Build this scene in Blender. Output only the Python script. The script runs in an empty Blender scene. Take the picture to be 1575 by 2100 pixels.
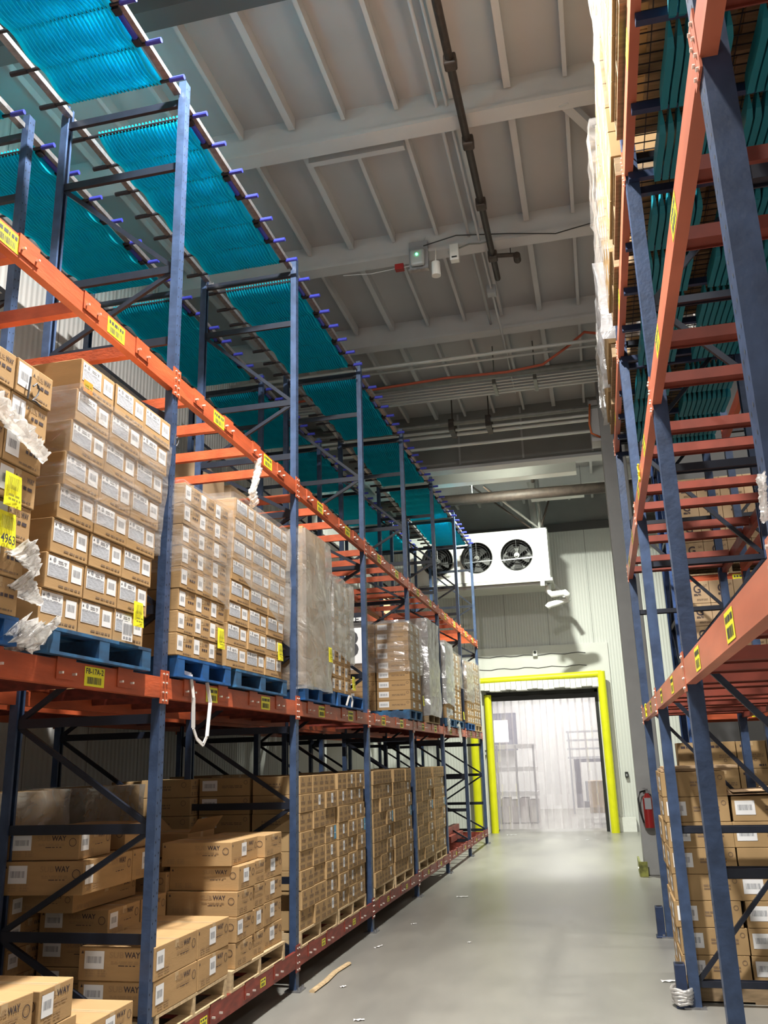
import bpy, math, random
from mathutils import Vector, Matrix, noise
random.seed(7)
scene = bpy.context.scene
COL = scene.collection
PI = math.pi

# ------------------------------------------------------------------ camera
cam_data = bpy.data.cameras.new('camera')
cam = bpy.data.objects.new('camera', cam_data); COL.objects.link(cam)
yaw, pitch, roll = 0.2312, 0.2783, -0.0289
fw = Vector((-math.sin(yaw)*math.cos(pitch), math.cos(yaw)*math.cos(pitch), math.sin(pitch)))
rt = Vector((math.cos(yaw), math.sin(yaw), 0)); up = rt.cross(fw)
r2 = rt*math.cos(roll) + up*math.sin(roll); u2 = -rt*math.sin(roll) + up*math.cos(roll)
M = Matrix((r2, u2, -fw)).transposed().to_4x4(); M.translation = Vector((0, 0, 1.85))
cam.matrix_world = M
cam_data.sensor_fit = 'VERTICAL'; cam_data.sensor_height = 36.0; cam_data.sensor_width = 27.0
cam_data.lens = 36.0*1786.7/2100.0
cam_data.clip_end = 200
scene.camera = cam

# ------------------------------------------------------------------ world, lamps, exposure
scene.view_settings.view_transform = 'Standard'
scene.view_settings.look = 'None'
scene.view_settings.gamma = 1.0
scene.view_settings.use_curve_mapping = False
scene.view_settings.exposure = 0.28
scene.cycles.diffuse_bounces = 2
world = bpy.data.worlds.new('world'); scene.world = world; world.use_nodes = True
world.node_tree.nodes['Background'].inputs[0].default_value = (0.6, 0.65, 0.7, 1)
world.node_tree.nodes['Background'].inputs[1].default_value = 0.02

LAMPS = [  # x, y, z, watts, size, colour
    (-1.45, 4.4, 8.5, 1240, 0.40, (1.0, 0.97, 0.92)),
    (-1.0, -2.6, 8.5, 340, 0.40, (1.0, 0.97, 0.92)),
    (-1.42, 18.25, 7.98, 850, 0.26, (0.96, 1.0, 0.86)),
    (4.9, 3.0, 8.15, 160, 0.40, (1.0, 0.96, 0.88)),
    (3.4, 9.2, 8.15, 260, 0.40, (1.0, 0.96, 0.88)),
]
def area(name, loc, watts, size, color, rot=(0, 0, 0), size_y=None):
    d = bpy.data.lights.new(name, 'AREA'); d.energy = watts; d.color = color
    d.shape = 'RECTANGLE' if size_y else 'DISK'; d.size = size
    if size_y: d.size_y = size_y
    o = bpy.data.objects.new(name, d); COL.objects.link(o); o.location = loc; o.rotation_euler = rot
    return o
for i, (x, y, z, w, s, c) in enumerate(LAMPS):
    area('high_bay_light', (x, y, z-0.03), w, s, c)
for x, y in ((-1.5, 27.0), (-1.5, 31.0)):
    area('room_light', (x, y, 5.9), 330, 1.2, (1.0, 0.97, 0.97))

# ------------------------------------------------------------------ materials
def mat(name, col, rough=0.6, metal=0.0, var=0.0, vscale=8.0, bump=0.0, bscale=60.0, spec=0.5, stretch=None, col2=None, trans=0.0, detail=4.0):
    m = bpy.data.materials.new(name); m.use_nodes = True
    nt = m.node_tree; n = nt.nodes; L = nt.links
    b = n['Principled BSDF']
    b.inputs['Base Color'].default_value = (*col, 1); b.inputs['Roughness'].default_value = rough
    b.inputs['Metallic'].default_value = metal; b.inputs['Specular IOR Level'].default_value = spec
    if var or bump:
        tc = n.new('ShaderNodeTexCoord'); mp = n.new('ShaderNodeMapping'); L.new(tc.outputs['Object'], mp.inputs[0])
        if stretch: mp.inputs['Scale'].default_value = stretch
    if var:
        nz = n.new('ShaderNodeTexNoise'); nz.inputs['Scale'].default_value = vscale; nz.inputs['Detail'].default_value = detail
        L.new(mp.outputs[0], nz.inputs['Vector'])
        rp = n.new('ShaderNodeValToRGB'); c2 = col2 or tuple(max(0, c*(1-var)) for c in col)
        rp.color_ramp.elements[0].position = 0.35; rp.color_ramp.elements[1].position = 0.65
        rp.color_ramp.elements[0].color = (*c2, 1); rp.color_ramp.elements[1].color = (*col, 1)
        L.new(nz.outputs[0], rp.inputs[0]); L.new(rp.outputs[0], b.inputs['Base Color'])
    if bump:
        nb = n.new('ShaderNodeTexNoise'); nb.inputs['Scale'].default_value = bscale; nb.inputs['Detail'].default_value = 3
        L.new(mp.outputs[0], nb.inputs['Vector'])
        bp = n.new('ShaderNodeBump'); bp.inputs['Strength'].default_value = bump; bp.inputs['Distance'].default_value = 0.02
        L.new(nb.outputs[0], bp.inputs['Height']); L.new(bp.outputs[0], b.inputs['Normal'])
    if trans:
        tr = n.new('ShaderNodeBsdfTranslucent'); tr.inputs[0].default_value = (*col, 1)
        mx = n.new('ShaderNodeMixShader'); mx.inputs[0].default_value = trans
        L.new(b.outputs[0], mx.inputs[1]); L.new(tr.outputs[0], mx.inputs[2]); L.new(mx.outputs[0], n['Material Output'].inputs[0])
    return m

def film(name, tint, alpha, rough, bump, bscale, stretch=(1, 1, 1), trans=0.5, av=0.18):
    """thin clear plastic: part transparent, part translucent sheen with wrinkles"""
    m = bpy.data.materials.new(name); m.use_nodes = True
    nt = m.node_tree; n = nt.nodes; L = nt.links; n.clear()
    out = n.new('ShaderNodeOutputMaterial')
    tc = n.new('ShaderNodeTexCoord'); mp = n.new('ShaderNodeMapping'); mp.inputs['Scale'].default_value = stretch
    L.new(tc.outputs['Object'], mp.inputs[0])
    nz = n.new('ShaderNodeTexNoise'); nz.inputs['Scale'].default_value = bscale; nz.inputs['Detail'].default_value = 5; nz.inputs['Distortion'].default_value = 1.2
    L.new(mp.outputs[0], nz.inputs['Vector'])
    bp = n.new('ShaderNodeBump'); bp.inputs['Strength'].default_value = bump; bp.inputs['Distance'].default_value = 0.03
    L.new(nz.outputs[0], bp.inputs['Height'])
    tr = n.new('ShaderNodeBsdfTransparent')
    df = n.new('ShaderNodeBsdfDiffuse'); df.inputs[0].default_value = (*tint, 1); L.new(bp.outputs[0], df.inputs['Normal'])
    tl = n.new('ShaderNodeBsdfTranslucent'); tl.inputs[0].default_value = (*tint, 1)
    m1 = n.new('ShaderNodeMixShader'); m1.inputs[0].default_value = trans; L.new(df.outputs[0], m1.inputs[1]); L.new(tl.outputs[0], m1.inputs[2])
    gl = n.new('ShaderNodeBsdfGlossy'); gl.inputs['Roughness'].default_value = rough; gl.inputs[0].default_value = (1, 1, 1, 1); L.new(bp.outputs[0], gl.inputs['Normal'])
    m2 = n.new('ShaderNodeMixShader'); m2.inputs[0].default_value = 0.35; L.new(m1.outputs[0], m2.inputs[1]); L.new(gl.outputs[0], m2.inputs[2])
    rp = n.new('ShaderNodeMapRange'); rp.inputs['From Min'].default_value = 0.3; rp.inputs['From Max'].default_value = 0.7
    rp.inputs['To Min'].default_value = max(0, alpha-av); rp.inputs['To Max'].default_value = min(1, alpha+av)
    L.new(nz.outputs[0], rp.inputs['Value'])
    m3 = n.new('ShaderNodeMixShader'); L.new(rp.outputs[0], m3.inputs[0]); L.new(tr.outputs[0], m3.inputs[1]); L.new(m2.outputs[0], m3.inputs[2])
    L.new(m3.outputs[0], out.inputs[0])
    return m

def emit(name, col, s):
    m = bpy.data.materials.new(name); m.use_nodes = True
    b = m.node_tree.nodes['Principled BSDF']; b.inputs['Emission Color'].default_value = (*col, 1); b.inputs['Emission Strength'].default_value = s
    b.inputs['Base Color'].default_value = (*col, 1)
    return m

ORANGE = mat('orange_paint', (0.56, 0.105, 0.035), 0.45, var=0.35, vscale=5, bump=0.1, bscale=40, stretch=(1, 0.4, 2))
ORANGE_R = mat('overlit_orange_paint', (0.64, 0.19, 0.105), 0.38, var=0.3, vscale=3, stretch=(1, 0.4, 2))  # paler, pinker copy of the orange: strong lamp light put into the colour
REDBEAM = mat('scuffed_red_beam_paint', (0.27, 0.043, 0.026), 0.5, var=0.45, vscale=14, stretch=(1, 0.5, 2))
BLUE = mat('rack_blue_paint', (0.040, 0.070, 0.145), 0.42, var=0.35, vscale=9, bump=0.08, bscale=30, spec=0.5)
BLUE_D = mat('dark_rack_blue_paint', (0.018, 0.035, 0.09), 0.45, var=0.35, vscale=9)
BRACE = mat('dark_brace_paint', (0.008, 0.012, 0.024), 0.45, var=0.3, vscale=9)
BLUELT = mat('light_rack_blue_paint', (0.05, 0.12, 0.34), 0.42, var=0.3, vscale=9)
HOLE = mat('hole_black', (0.004, 0.004, 0.005), 0.9)
STEEL = mat('galvanised_steel', (0.35, 0.35, 0.36), 0.35, 0.7, var=0.35, vscale=20)
BOLT = mat('zinc_bolt', (0.75, 0.72, 0.65), 0.35, 0.6)
DECKW = mat('zinc_wire', (0.05, 0.045, 0.05), 0.5, 0.5)
KRAFT = mat('kraft_cardboard', (0.45, 0.285, 0.135), 0.8, var=0.10, vscale=3, bump=0.05, bscale=25, stretch=(1, 1, 6), spec=0.15)
KRAFT2 = mat('tan_cardboard', (0.41, 0.27, 0.13), 0.8, var=0.14, vscale=4, spec=0.15)
KRAFT3 = mat('pale_cardboard', (0.47, 0.33, 0.20), 0.8, var=0.12, vscale=4, spec=0.15)
TAPE = mat('box_tape', (0.50, 0.35, 0.19), 0.45, spec=0.4)
FOLD = mat('box_seam', (0.16, 0.09, 0.04), 0.9)
INK = mat('box_ink', (0.05, 0.035, 0.04), 0.8)
INKF = mat('faded_box_ink', (0.345, 0.215, 0.105), 0.8)
INKG = mat('brown_box_ink', (0.20, 0.13, 0.075), 0.8)
LABEL = mat('white_label_paper', (0.80, 0.80, 0.80), 0.5)
LABELG = mat('printed_label_grey', (0.50, 0.52, 0.56), 0.5, var=0.3, vscale=90, stretch=(1, 0.4, 2))
BAR = mat('barcode_ink', (0.05, 0.05, 0.055), 0.6)
BARG = mat('barcode_grey', (0.28, 0.29, 0.31), 0.6)
YLAB = mat('yellow_label_paper', (0.90, 0.84, 0.03), 0.45)
YINK = mat('yellow_label_print', (0.30, 0.28, 0.02), 0.6)
OLAB = mat('orange_sticker', (0.90, 0.30, 0.03), 0.5)
BSTK = mat('blue_sticker', (0.08, 0.30, 0.48), 0.5)
WOOD = mat('raw_pallet_wood', (0.62, 0.46, 0.27), 0.75, var=0.3, vscale=6, stretch=(1, 6, 6), spec=0.2)
WOODD = mat('weathered_pallet_wood', (0.34, 0.24, 0.14), 0.8, var=0.35, vscale=6, stretch=(1, 6, 6), spec=0.2)
PBLUE = mat('blue_pallet_paint', (0.02, 0.13, 0.42), 0.6, var=0.55, vscale=7, col2=(0.02, 0.07, 0.17), spec=0.3)
PBLUE2 = mat('worn_blue_pallet_paint', (0.04, 0.16, 0.33), 0.65, var=0.6, vscale=6, col2=(0.03, 0.05, 0.09), spec=0.3)
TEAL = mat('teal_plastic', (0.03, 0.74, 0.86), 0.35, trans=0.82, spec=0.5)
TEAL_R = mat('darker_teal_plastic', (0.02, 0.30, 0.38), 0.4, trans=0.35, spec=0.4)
CAPBLUE = mat('blue_plastic_cap', (0.03, 0.04, 0.33), 0.4)
RODBLK = mat('black_plastic_rod', (0.012, 0.012, 0.018), 0.45)
WHITEP = mat('white_painted_roof_steel', (0.585, 0.585, 0.59), 0.65, var=0.10, vscale=1.3, spec=0.3)
DECKM = mat('painted_roof_deck', (0.50, 0.495, 0.50), 0.75, var=0.12, vscale=0.7, spec=0.2)
DARKST = mat('dark_brown_roof_steel', (0.09, 0.085, 0.085), 0.6)
PIPE = mat('rusty_dark_pipe', (0.06, 0.043, 0.034), 0.6, var=0.4, vscale=12)
PIPEG = mat('dull_grey_pipe', (0.23, 0.23, 0.21), 0.5, 0.3, var=0.2, vscale=8)
CONDUIT = mat('galvanised_conduit', (0.60, 0.60, 0.57), 0.4, 0.3)
CABLER = mat('red_cable', (0.38, 0.07, 0.03), 0.6)
CABLEO = mat('orange_cable', (0.65, 0.15, 0.04), 0.6)
CABLEK = mat('black_cable', (0.03, 0.03, 0.03), 0.6)
CONC = mat('grey_painted_concrete', (0.36, 0.36, 0.355), 0.7, var=0.12, vscale=2.5, bump=0.1, bscale=12)
YPOST = mat('yellow_guard_paint', (0.80, 0.80, 0.01), 0.4, var=0.12, vscale=3, bump=0.05)
BLACKR = mat('black_rubber', (0.012, 0.012, 0.012), 0.6)
WHITEM = mat('white_enamel_metal', (0.78, 0.78, 0.74), 0.35, var=0.06, vscale=2)
FAND = mat('fan_dark_metal', (0.03, 0.03, 0.03), 0.45, 0.3)
FANG = mat('fan_grey_metal', (0.13, 0.13, 0.125), 0.45, 0.4)
CHROME = mat('bright_insulation_jacket', (0.62, 0.62, 0.60), 0.25, 0.85)
FROST = mat('frost_and_foam', (0.80, 0.80, 0.77), 0.8, bump=0.6, bscale=9)
REDEXT = mat('extinguisher_red', (0.30, 0.02, 0.02), 0.3)
GREYP = mat('grey_plastic_box', (0.33, 0.34, 0.36), 0.4)
GREEN = emit('green_indicator', (0.1, 1.0, 0.35), 6.0)
LEDM = emit('lamp_lens', (1.0, 0.98, 0.92), 14.0)
DARKBLUE = mat('dark_blue_sheet', (0.10, 0.11, 0.17), 0.6)
WRAP = film('stretch_film', (0.72, 0.70, 0.68), 0.34, 0.18, 0.7, 3.0, (1, 1.0, 3.0))
WRAPD = film('dense_stretch_film', (0.56, 0.55, 0.52), 0.62, 0.22, 0.8, 3.5, (1, 1, 1.2))
WRAPS = film('silver_stretch_film', (0.66, 0.67, 0.70), 0.84, 0.2, 0.9, 4.0, (1, 1, 1.2))
SCRAP = film('crumpled_film', (0.85, 0.83, 0.80), 0.75, 0.15, 1.0, 14.0)
STRIP = film('clear_curtain_strip', (0.80, 0.75, 0.78), 0.44, 0.12, 0.0, 0.8, (1, 1, 0.5), 0.7, av=0.0)

def floor_mat():
    m = bpy.data.materials.new('sealed_concrete_floor'); m.use_nodes = True
    nt = m.node_tree; n = nt.nodes; L = nt.links; b = n['Principled BSDF']
    tc = n.new('ShaderNodeTexCoord'); mp = n.new('ShaderNodeMapping'); mp.inputs['Scale'].default_value = (1.0, 0.35, 1); L.new(tc.outputs['Object'], mp.inputs[0])
    a = n.new('ShaderNodeTexNoise'); a.inputs['Scale'].default_value = 1.1; a.inputs['Detail'].default_value = 8; a.inputs['Roughness'].default_value = 0.6; L.new(mp.outputs[0], a.inputs['Vector'])
    r = n.new('ShaderNodeValToRGB'); e = r.color_ramp.elements; e[0].position = 0.3; e[1].position = 0.72
    e[0].color = (0.19, 0.185, 0.17, 1); e[1].color = (0.315, 0.305, 0.27, 1); L.new(a.outputs[0], r.inputs[0])
    c = n.new('ShaderNodeTexNoise'); c.inputs['Scale'].default_value = 22; c.inputs['Detail'].default_value = 6; L.new(tc.outputs['Object'], c.inputs['Vector'])
    r2 = n.new('ShaderNodeValToRGB'); r2.color_ramp.elements[0].position = 0.68; r2.color_ramp.elements[1].position = 0.78
    r2.color_ramp.elements[0].color = (0, 0, 0, 1); r2.color_ramp.elements[1].color = (0.25, 0.25, 0.25, 1); L.new(c.outputs[0], r2.inputs[0])
    mx = n.new('ShaderNodeMixRGB'); mx.inputs[2].default_value = (0.48, 0.46, 0.41, 1); L.new(r2.outputs[0], mx.inputs[0]); L.new(r.outputs[0], mx.inputs[1])
    L.new(mx.outputs[0], b.inputs['Base Color'])
    mr = n.new('ShaderNodeMapRange'); mr.inputs['To Min'].default_value = 0.22; mr.inputs['To Max'].default_value = 0.45; L.new(a.outputs[0], mr.inputs['Value']); L.new(mr.outputs[0], b.inputs['Roughness'])
    bp = n.new('ShaderNodeBump'); bp.inputs['Strength'].default_value = 0.05; L.new(c.outputs[0], bp.inputs['Height']); L.new(bp.outputs[0], b.inputs['Normal'])
    return m
FLOORM = floor_mat()

def panel_mat(name, col, axis, ribs, seam):
    """insulated wall panel: fine vertical ribs and wide panel joints as surface relief"""
    m = bpy.data.materials.new(name); m.use_nodes = True
    nt = m.node_tree; n = nt.nodes; L = nt.links; b = n['Principled BSDF']; b.inputs['Roughness'].default_value = 0.5
    tc = n.new('ShaderNodeTexCoord'); sp = n.new('ShaderNodeSeparateXYZ'); L.new(tc.outputs['Object'], sp.inputs[0])
    s = sp.outputs[axis]
    a = n.new('ShaderNodeMath'); a.operation = 'MULTIPLY'; a.inputs[1].default_value = 2*PI/ribs; L.new(s, a.inputs[0])
    si = n.new('ShaderNodeMath'); si.operation = 'SINE'; L.new(a.outputs[0], si.inputs[0])
    f = n.new('ShaderNodeMath'); f.operation = 'PINGPONG'; f.inputs[1].default_value = seam/2; L.new(s, f.inputs[0])
    lt = n.new('ShaderNodeMath'); lt.operation = 'LESS_THAN'; lt.inputs[1].default_value = 0.008; L.new(f.outputs[0], lt.inputs[0])
    sm = n.new('ShaderNodeMath'); sm.operation = 'MULTIPLY_ADD'; sm.inputs[1].default_value = -4.0; L.new(lt.outputs[0], sm.inputs[0]); L.new(si.outputs[0], sm.inputs[2])
    bp = n.new('ShaderNodeBump'); bp.inputs['Strength'].default_value = 0.35; bp.inputs['Distance'].default_value = 0.01
    L.new(sm.outputs[0], bp.inputs['Height']); L.new(bp.outputs[0], b.inputs['Normal'])
    mx = n.new('ShaderNodeMixRGB'); mx.inputs[1].default_value = (*col, 1); mx.inputs[2].default_value = (*[c*0.45 for c in col], 1)
    L.new(lt.outputs[0], mx.inputs[0]); L.new(mx.outputs[0], b.inputs['Base Color'])
    return m
PANEL_E = panel_mat('ribbed_white_wall_panel', (0.66, 0.67, 0.64), 0, 0.075, 1.15)
PANEL_L = panel_mat('ribbed_white_side_panel', (0.62, 0.62, 0.60), 1, 0.09, 1.15)
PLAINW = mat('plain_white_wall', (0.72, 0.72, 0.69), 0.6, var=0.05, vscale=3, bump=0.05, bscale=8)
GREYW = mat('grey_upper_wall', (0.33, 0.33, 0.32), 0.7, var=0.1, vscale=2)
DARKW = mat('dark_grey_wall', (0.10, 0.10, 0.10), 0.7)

# ------------------------------------------------------------------ mesh builder
class MB:
    def __init__(s): s.v = []; s.f = []; s.m = []
    def quad(s, pts, mi=0):
        i = len(s.v); s.v += [tuple(p) for p in pts]; s.f.append(tuple(range(i, i+len(pts)))); s.m.append(mi); return s
    def box(s, x0, x1, y0, y1, z0, z1, mi=0):
        i = len(s.v)
        s.v += [(x0, y0, z0), (x1, y0, z0), (x1, y1, z0), (x0, y1, z0), (x0, y0, z1), (x1, y0, z1), (x1, y1, z1), (x0, y1, z1)]
        for q in ((0, 3, 2, 1), (4, 5, 6, 7), (0, 1, 5, 4), (1, 2, 6, 5), (2, 3, 7, 6), (3, 0, 4, 7)):
            s.f.append(tuple(i+k for k in q)); s.m.append(mi)
        return s
    def bar(s, a, b, w, h, mi=0, upv=(0, 0, 1)):
        a = Vector(a); b = Vector(b); d = (b-a).normalized(); u = Vector(upv)
        if abs(d.dot(u)) > 0.98: u = Vector((1, 0, 0))
        r = d.cross(u).normalized()*w/2; t = r.cross(d).normalized()*h/2
        i = len(s.v)
        for p in (a, b): s.v += [tuple(p-r-t), tuple(p+r-t), tuple(p+r+t), tuple(p-r+t)]
        for q in ((0, 1, 2, 3), (7, 6, 5, 4), (0, 4, 5, 1), (1, 5, 6, 2), (2, 6, 7, 3), (3, 7, 4, 0)):
            s.f.append(tuple(i+k for k in q)); s.m.append(mi)
        return s
    def tube(s, a, b, r, n=10, mi=0, r2=None, cap=True):
        a = Vector(a); b = Vector(b); d = (b-a).normalized(); u = Vector((0, 0, 1)) if abs(d.z) < 0.95 else Vector((1, 0, 0))
        x = d.cross(u).normalized(); y = x.cross(d); r2 = r if r2 is None else r2; i = len(s.v)
        for p, q in ((a, r), (b, r2)):
            for k in range(n):
                t = 2*PI*k/n; s.v.append(tuple(p+x*math.cos(t)*q+y*math.sin(t)*q))
        for k in range(n):
            k2 = (k+1) % n; s.f.append((i+k, i+k2, i+n+k2, i+n+k)); s.m.append(mi)
        if cap:
            s.f.append(tuple(i+n-1-k for k in range(n))); s.f.append(tuple(i+n+k for k in range(n))); s.m += [mi, mi]
        return s
    def path(s, pts, r, n=8, mi=0):
        pts = [Vector(p) for p in pts]; i0 = len(s.v)
        for j, p in enumerate(pts):
            d = (pts[min(j+1, len(pts)-1)]-pts[max(j-1, 0)]).normalized()
            u = Vector((0, 0, 1)) if abs(d.z) < 0.9 else Vector((1, 0, 0))
            x = d.cross(u).normalized(); y = x.cross(d)
            for k in range(n):
                t = 2*PI*k/n; s.v.append(tuple(p+x*math.cos(t)*r+y*math.sin(t)*r))
        for j in range(len(pts)-1):
            for k in range(n):
                k2 = (k+1) % n; a = i0+j*n; s.f.append((a+k, a+k2, a+n+k2, a+n+k)); s.m.append(mi)
        s.f.append(tuple(i0+n-1-k for k in range(n))); e = i0+(len(pts)-1)*n; s.f.append(tuple(e+k for k in range(n))); s.m += [mi, mi]
        return s
    def disc(s, c, nrm, r, n=20, mi=0):
        c = Vector(c); d = Vector(nrm).normalized(); u = Vector((0, 0, 1)) if abs(d.z) < 0.95 else Vector((1, 0, 0))
        x = u.cross(d).normalized(); y = d.cross(x)
        return s.quad([c+x*math.cos(2*PI*k/n)*r+y*math.sin(2*PI*k/n)*r for k in range(n)], mi)
    def ring(s, c, nrm, r0, r1, n=24, mi=0):
        c = Vector(c); d = Vector(nrm).normalized(); u = Vector((0, 0, 1)) if abs(d.z) < 0.95 else Vector((1, 0, 0))
        x = u.cross(d).normalized(); y = d.cross(x); P = lambda r, k: c+x*math.cos(2*PI*k/n)*r+y*math.sin(2*PI*k/n)*r
        for k in range(n): s.quad([P(r0, k), P(r1, k), P(r1, k+1), P(r0, k+1)], mi)
        return s
    def add(s, vs, fs, mi=0):
        i = len(s.v); s.v += [tuple(p) for p in vs]
        for f in fs: s.f.append(tuple(i+k for k in f)); s.m.append(mi)
        return s
    def mesh(s, name, mats, smooth=False, bevel=None):
        me = bpy.data.meshes.new(name); me.from_pydata(s.v, [], s.f)
        for m in (mats if isinstance(mats, (list, tuple)) else [mats]): me.materials.append(m)
        me.polygons.foreach_set('material_index', s.m)
        if smooth: me.polygons.foreach_set('use_smooth', [True]*len(s.f))
        me.update(); return me
    def obj(s, name, mats, parent=None, loc=(0, 0, 0), smooth=False, bevel=0):
        o = inst(name, s.mesh(name, mats, smooth), parent, loc)
        if bevel: bv(o, bevel)
        return o
def bv(o, w):
    m = o.modifiers.new('bevel', 'BEVEL'); m.width = w; m.segments = 2; m.limit_method = 'ANGLE'; m.angle_limit = 0.7
def inst(name, me, parent=None, loc=(0, 0, 0), rot=(0, 0, 0), scale=None):
    o = bpy.data.objects.new(name, me); COL.objects.link(o); o.location = loc; o.rotation_euler = rot
    if scale: o.scale = scale
    if parent: o.parent = parent
    return o
def tag(o, label, cat, group=None, kind=None):
    o['label'] = label; o['category'] = cat
    if group: o['group'] = group
    if kind: o['kind'] = kind
    return o
def root(name, label, cat, loc=(0, 0, 0), rotz=0, group=None):
    return tag(inst(name, None, None, loc, (0, 0, rotz)), label, cat, group)
def struct(o): o['kind'] = 'structure'; return o

# text as flat mesh data: list of verts (u,v) and faces, height 1 for capitals
_tc = {}
def text2d(t):
    if t in _tc: return _tc[t]
    c = bpy.data.curves.new('t', 'FONT'); c.body = t; c.resolution_u = 3; c.offset = 0.02
    o = bpy.data.objects.new('t', c); COL.objects.link(o); bpy.context.view_layer.update()
    me = o.to_mesh(); vs = [(v.co.x, v.co.y) for v in me.vertices]; fs = [tuple(p.vertices) for p in me.polygons]
    o.to_mesh_clear(); bpy.data.objects.remove(o); bpy.data.curves.remove(c)
    x0 = min(v[0] for v in vs); x1 = max(v[0] for v in vs); y0 = min(v[1] for v in vs); y1 = max(v[1] for v in vs)
    vs = [((x-x0)/(x1-x0), (y-y0)/(y1-y0)) for x, y in vs]
    _tc[t] = (vs, fs); return _tc[t]
# decals: fn maps (u right, v up, lift) to a 3-D point on a face
def FPX(x): return lambda u, v, l=0.0: (x+l, u, v)          # face looking to +X, right = +Y
def FNX(x): return lambda u, v, l=0.0: (x-l, -u, v)         # face looking to -X, right = -Y
def FPY(y): return lambda u, v, l=0.0: (-u, y+l, v)         # face looking to +Y, right = -X
def FNY(y): return lambda u, v, l=0.0: (u, y-l, v)          # face looking to -Y, right = +X
def rect(mb, F, u0, u1, v0, v1, l, mi): mb.quad([F(u0, v0, l), F(u1, v0, l), F(u1, v1, l), F(u0, v1, l)], mi)
def text(mb, F, t, u0, u1, v0, v1, l, mi):
    vs, fs = text2d(t); mb.add([F(u0+(u1-u0)*a, v0+(v1-v0)*b, l) for a, b in vs], fs, mi)
def ringd(mb, F, u, v, r0, r1, l, mi, n=18):
    for k in range(n):
        a = 2*PI*k/n; b = 2*PI*(k+1)/n
        mb.quad([F(u+r0*math.cos(a), v+r0*math.sin(a), l), F(u+r1*math.cos(a), v+r1*math.sin(a), l), F(u+r1*math.cos(b), v+r1*math.sin(b), l), F(u+r0*math.cos(b), v+r0*math.sin(b), l)], mi)
def tri(mb, F, u, v, s, l, mi): mb.quad([F(u-s/2, v, l), F(u+s/2, v, l), F(u, v+s, l)], mi)
def barcode(mb, F, u0, u1, v0, v1, l, mi, n=11, seed=1):
    rr = random.Random(seed); w = (u1-u0)/n
    for k in range(n):
        a = u0+k*w; rect(mb, F, a, a+w*rr.uniform(0.35, 0.75), v0, v1, l, mi)
def lines(mb, F, u0, u1, v0, v1, l, mi, n, seed=1, fill=0.5):
    rr = random.Random(seed); h = (v1-v0)/n
    for k in range(n):
        v = v0+k*h; u = u0
        while u < u1-0.004:
            w = min(rr.uniform(0.01, 0.05), u1-u); rect(mb, F, u, u+w, v, v+h*fill, l, mi); u += w+rr.uniform(0.004, 0.012)

# ================================================================== ROOM
def plane_box(name, x0, x1, y0, y1, z0, z1, m):
    return struct(MB().box(x0, x1, y0, y1, z0, z1).obj(name, m))
plane_box('floor', -5.9, 8.0, -6.0, 38.0, -0.2, 0.0, FLOORM)
CZ = 8.86
plane_box('ceiling', -5.9, 8.0, -6.0, 24.1, CZ, CZ+0.1, DECKM)
plane_box('wall_left', -5.9, -5.72, -6.0, 24.1, 0, CZ, PANEL_L)
plane_box('wall_right', 7.8, 8.0, -6.0, 24.1, 0, CZ, PANEL_L)
plane_box('wall_back', -5.72, 7.8, -6.2, -6.0, 0, CZ, PANEL_E)
# end wall with the doorway cut out of it (opening x -2.92..-0.03, z 0..3.5)
EY = 23.8
w = MB()
w.box(-5.72, -2.92, EY, EY+0.25, 0, 7.81); w.box(-0.03, 2.2, EY, EY+0.25, 0, 7.81); w.box(-2.92, -0.03, EY, EY+0.25, 3.52, 7.81)
struct(w.obj('wall_end', PANEL_E))
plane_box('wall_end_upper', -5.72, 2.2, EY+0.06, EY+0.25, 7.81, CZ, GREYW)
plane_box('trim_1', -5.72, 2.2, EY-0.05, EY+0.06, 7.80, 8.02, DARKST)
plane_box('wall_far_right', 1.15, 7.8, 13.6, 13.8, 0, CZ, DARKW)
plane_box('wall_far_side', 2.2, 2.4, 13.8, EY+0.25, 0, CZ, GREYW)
# plain foamed patch around the doorway
plane_box('trim_2', -3.62, 0.34, EY-0.05, EY-0.002, 3.70, 4.70, PLAINW)
plane_box('trim_3', -0.02, 0.34, EY-0.045, EY-0.002, 0.0, 3.70, PLAINW)
plane_box('trim_4', -3.62, -2.93, EY-0.045, EY-0.002, 0.0, 3.70, PLAINW)
plane_box('baseboard_end', 0.17, 0.62, EY-0.16, EY-0.045, 0, 0.34, FROST)
mbx = MB()
for z in (4.13, 4.46):
    pts = [(-3.3+0.18*k, EY-0.052, z+0.018*math.sin(k*1.7)+0.0*k) for k in range(18)]
    mbx.path(pts, 0.012, 6)
struct(mbx.obj('trim_5', DARKST))
jm = MB(); jm.box(-2.92, -2.84, EY-0.02, EY+0.5, 0, 3.5); jm.box(-0.11, -0.03, EY-0.02, EY+0.5, 0, 3.5); jm.box(-2.92, -0.03, EY-0.02, EY+0.5, 3.44, 3.52).box(-2.92, -0.03, EY+0.02, EY+0.10, 3.30, 3.50)
struct(jm.obj('trim_6', BLACKR))

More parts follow.
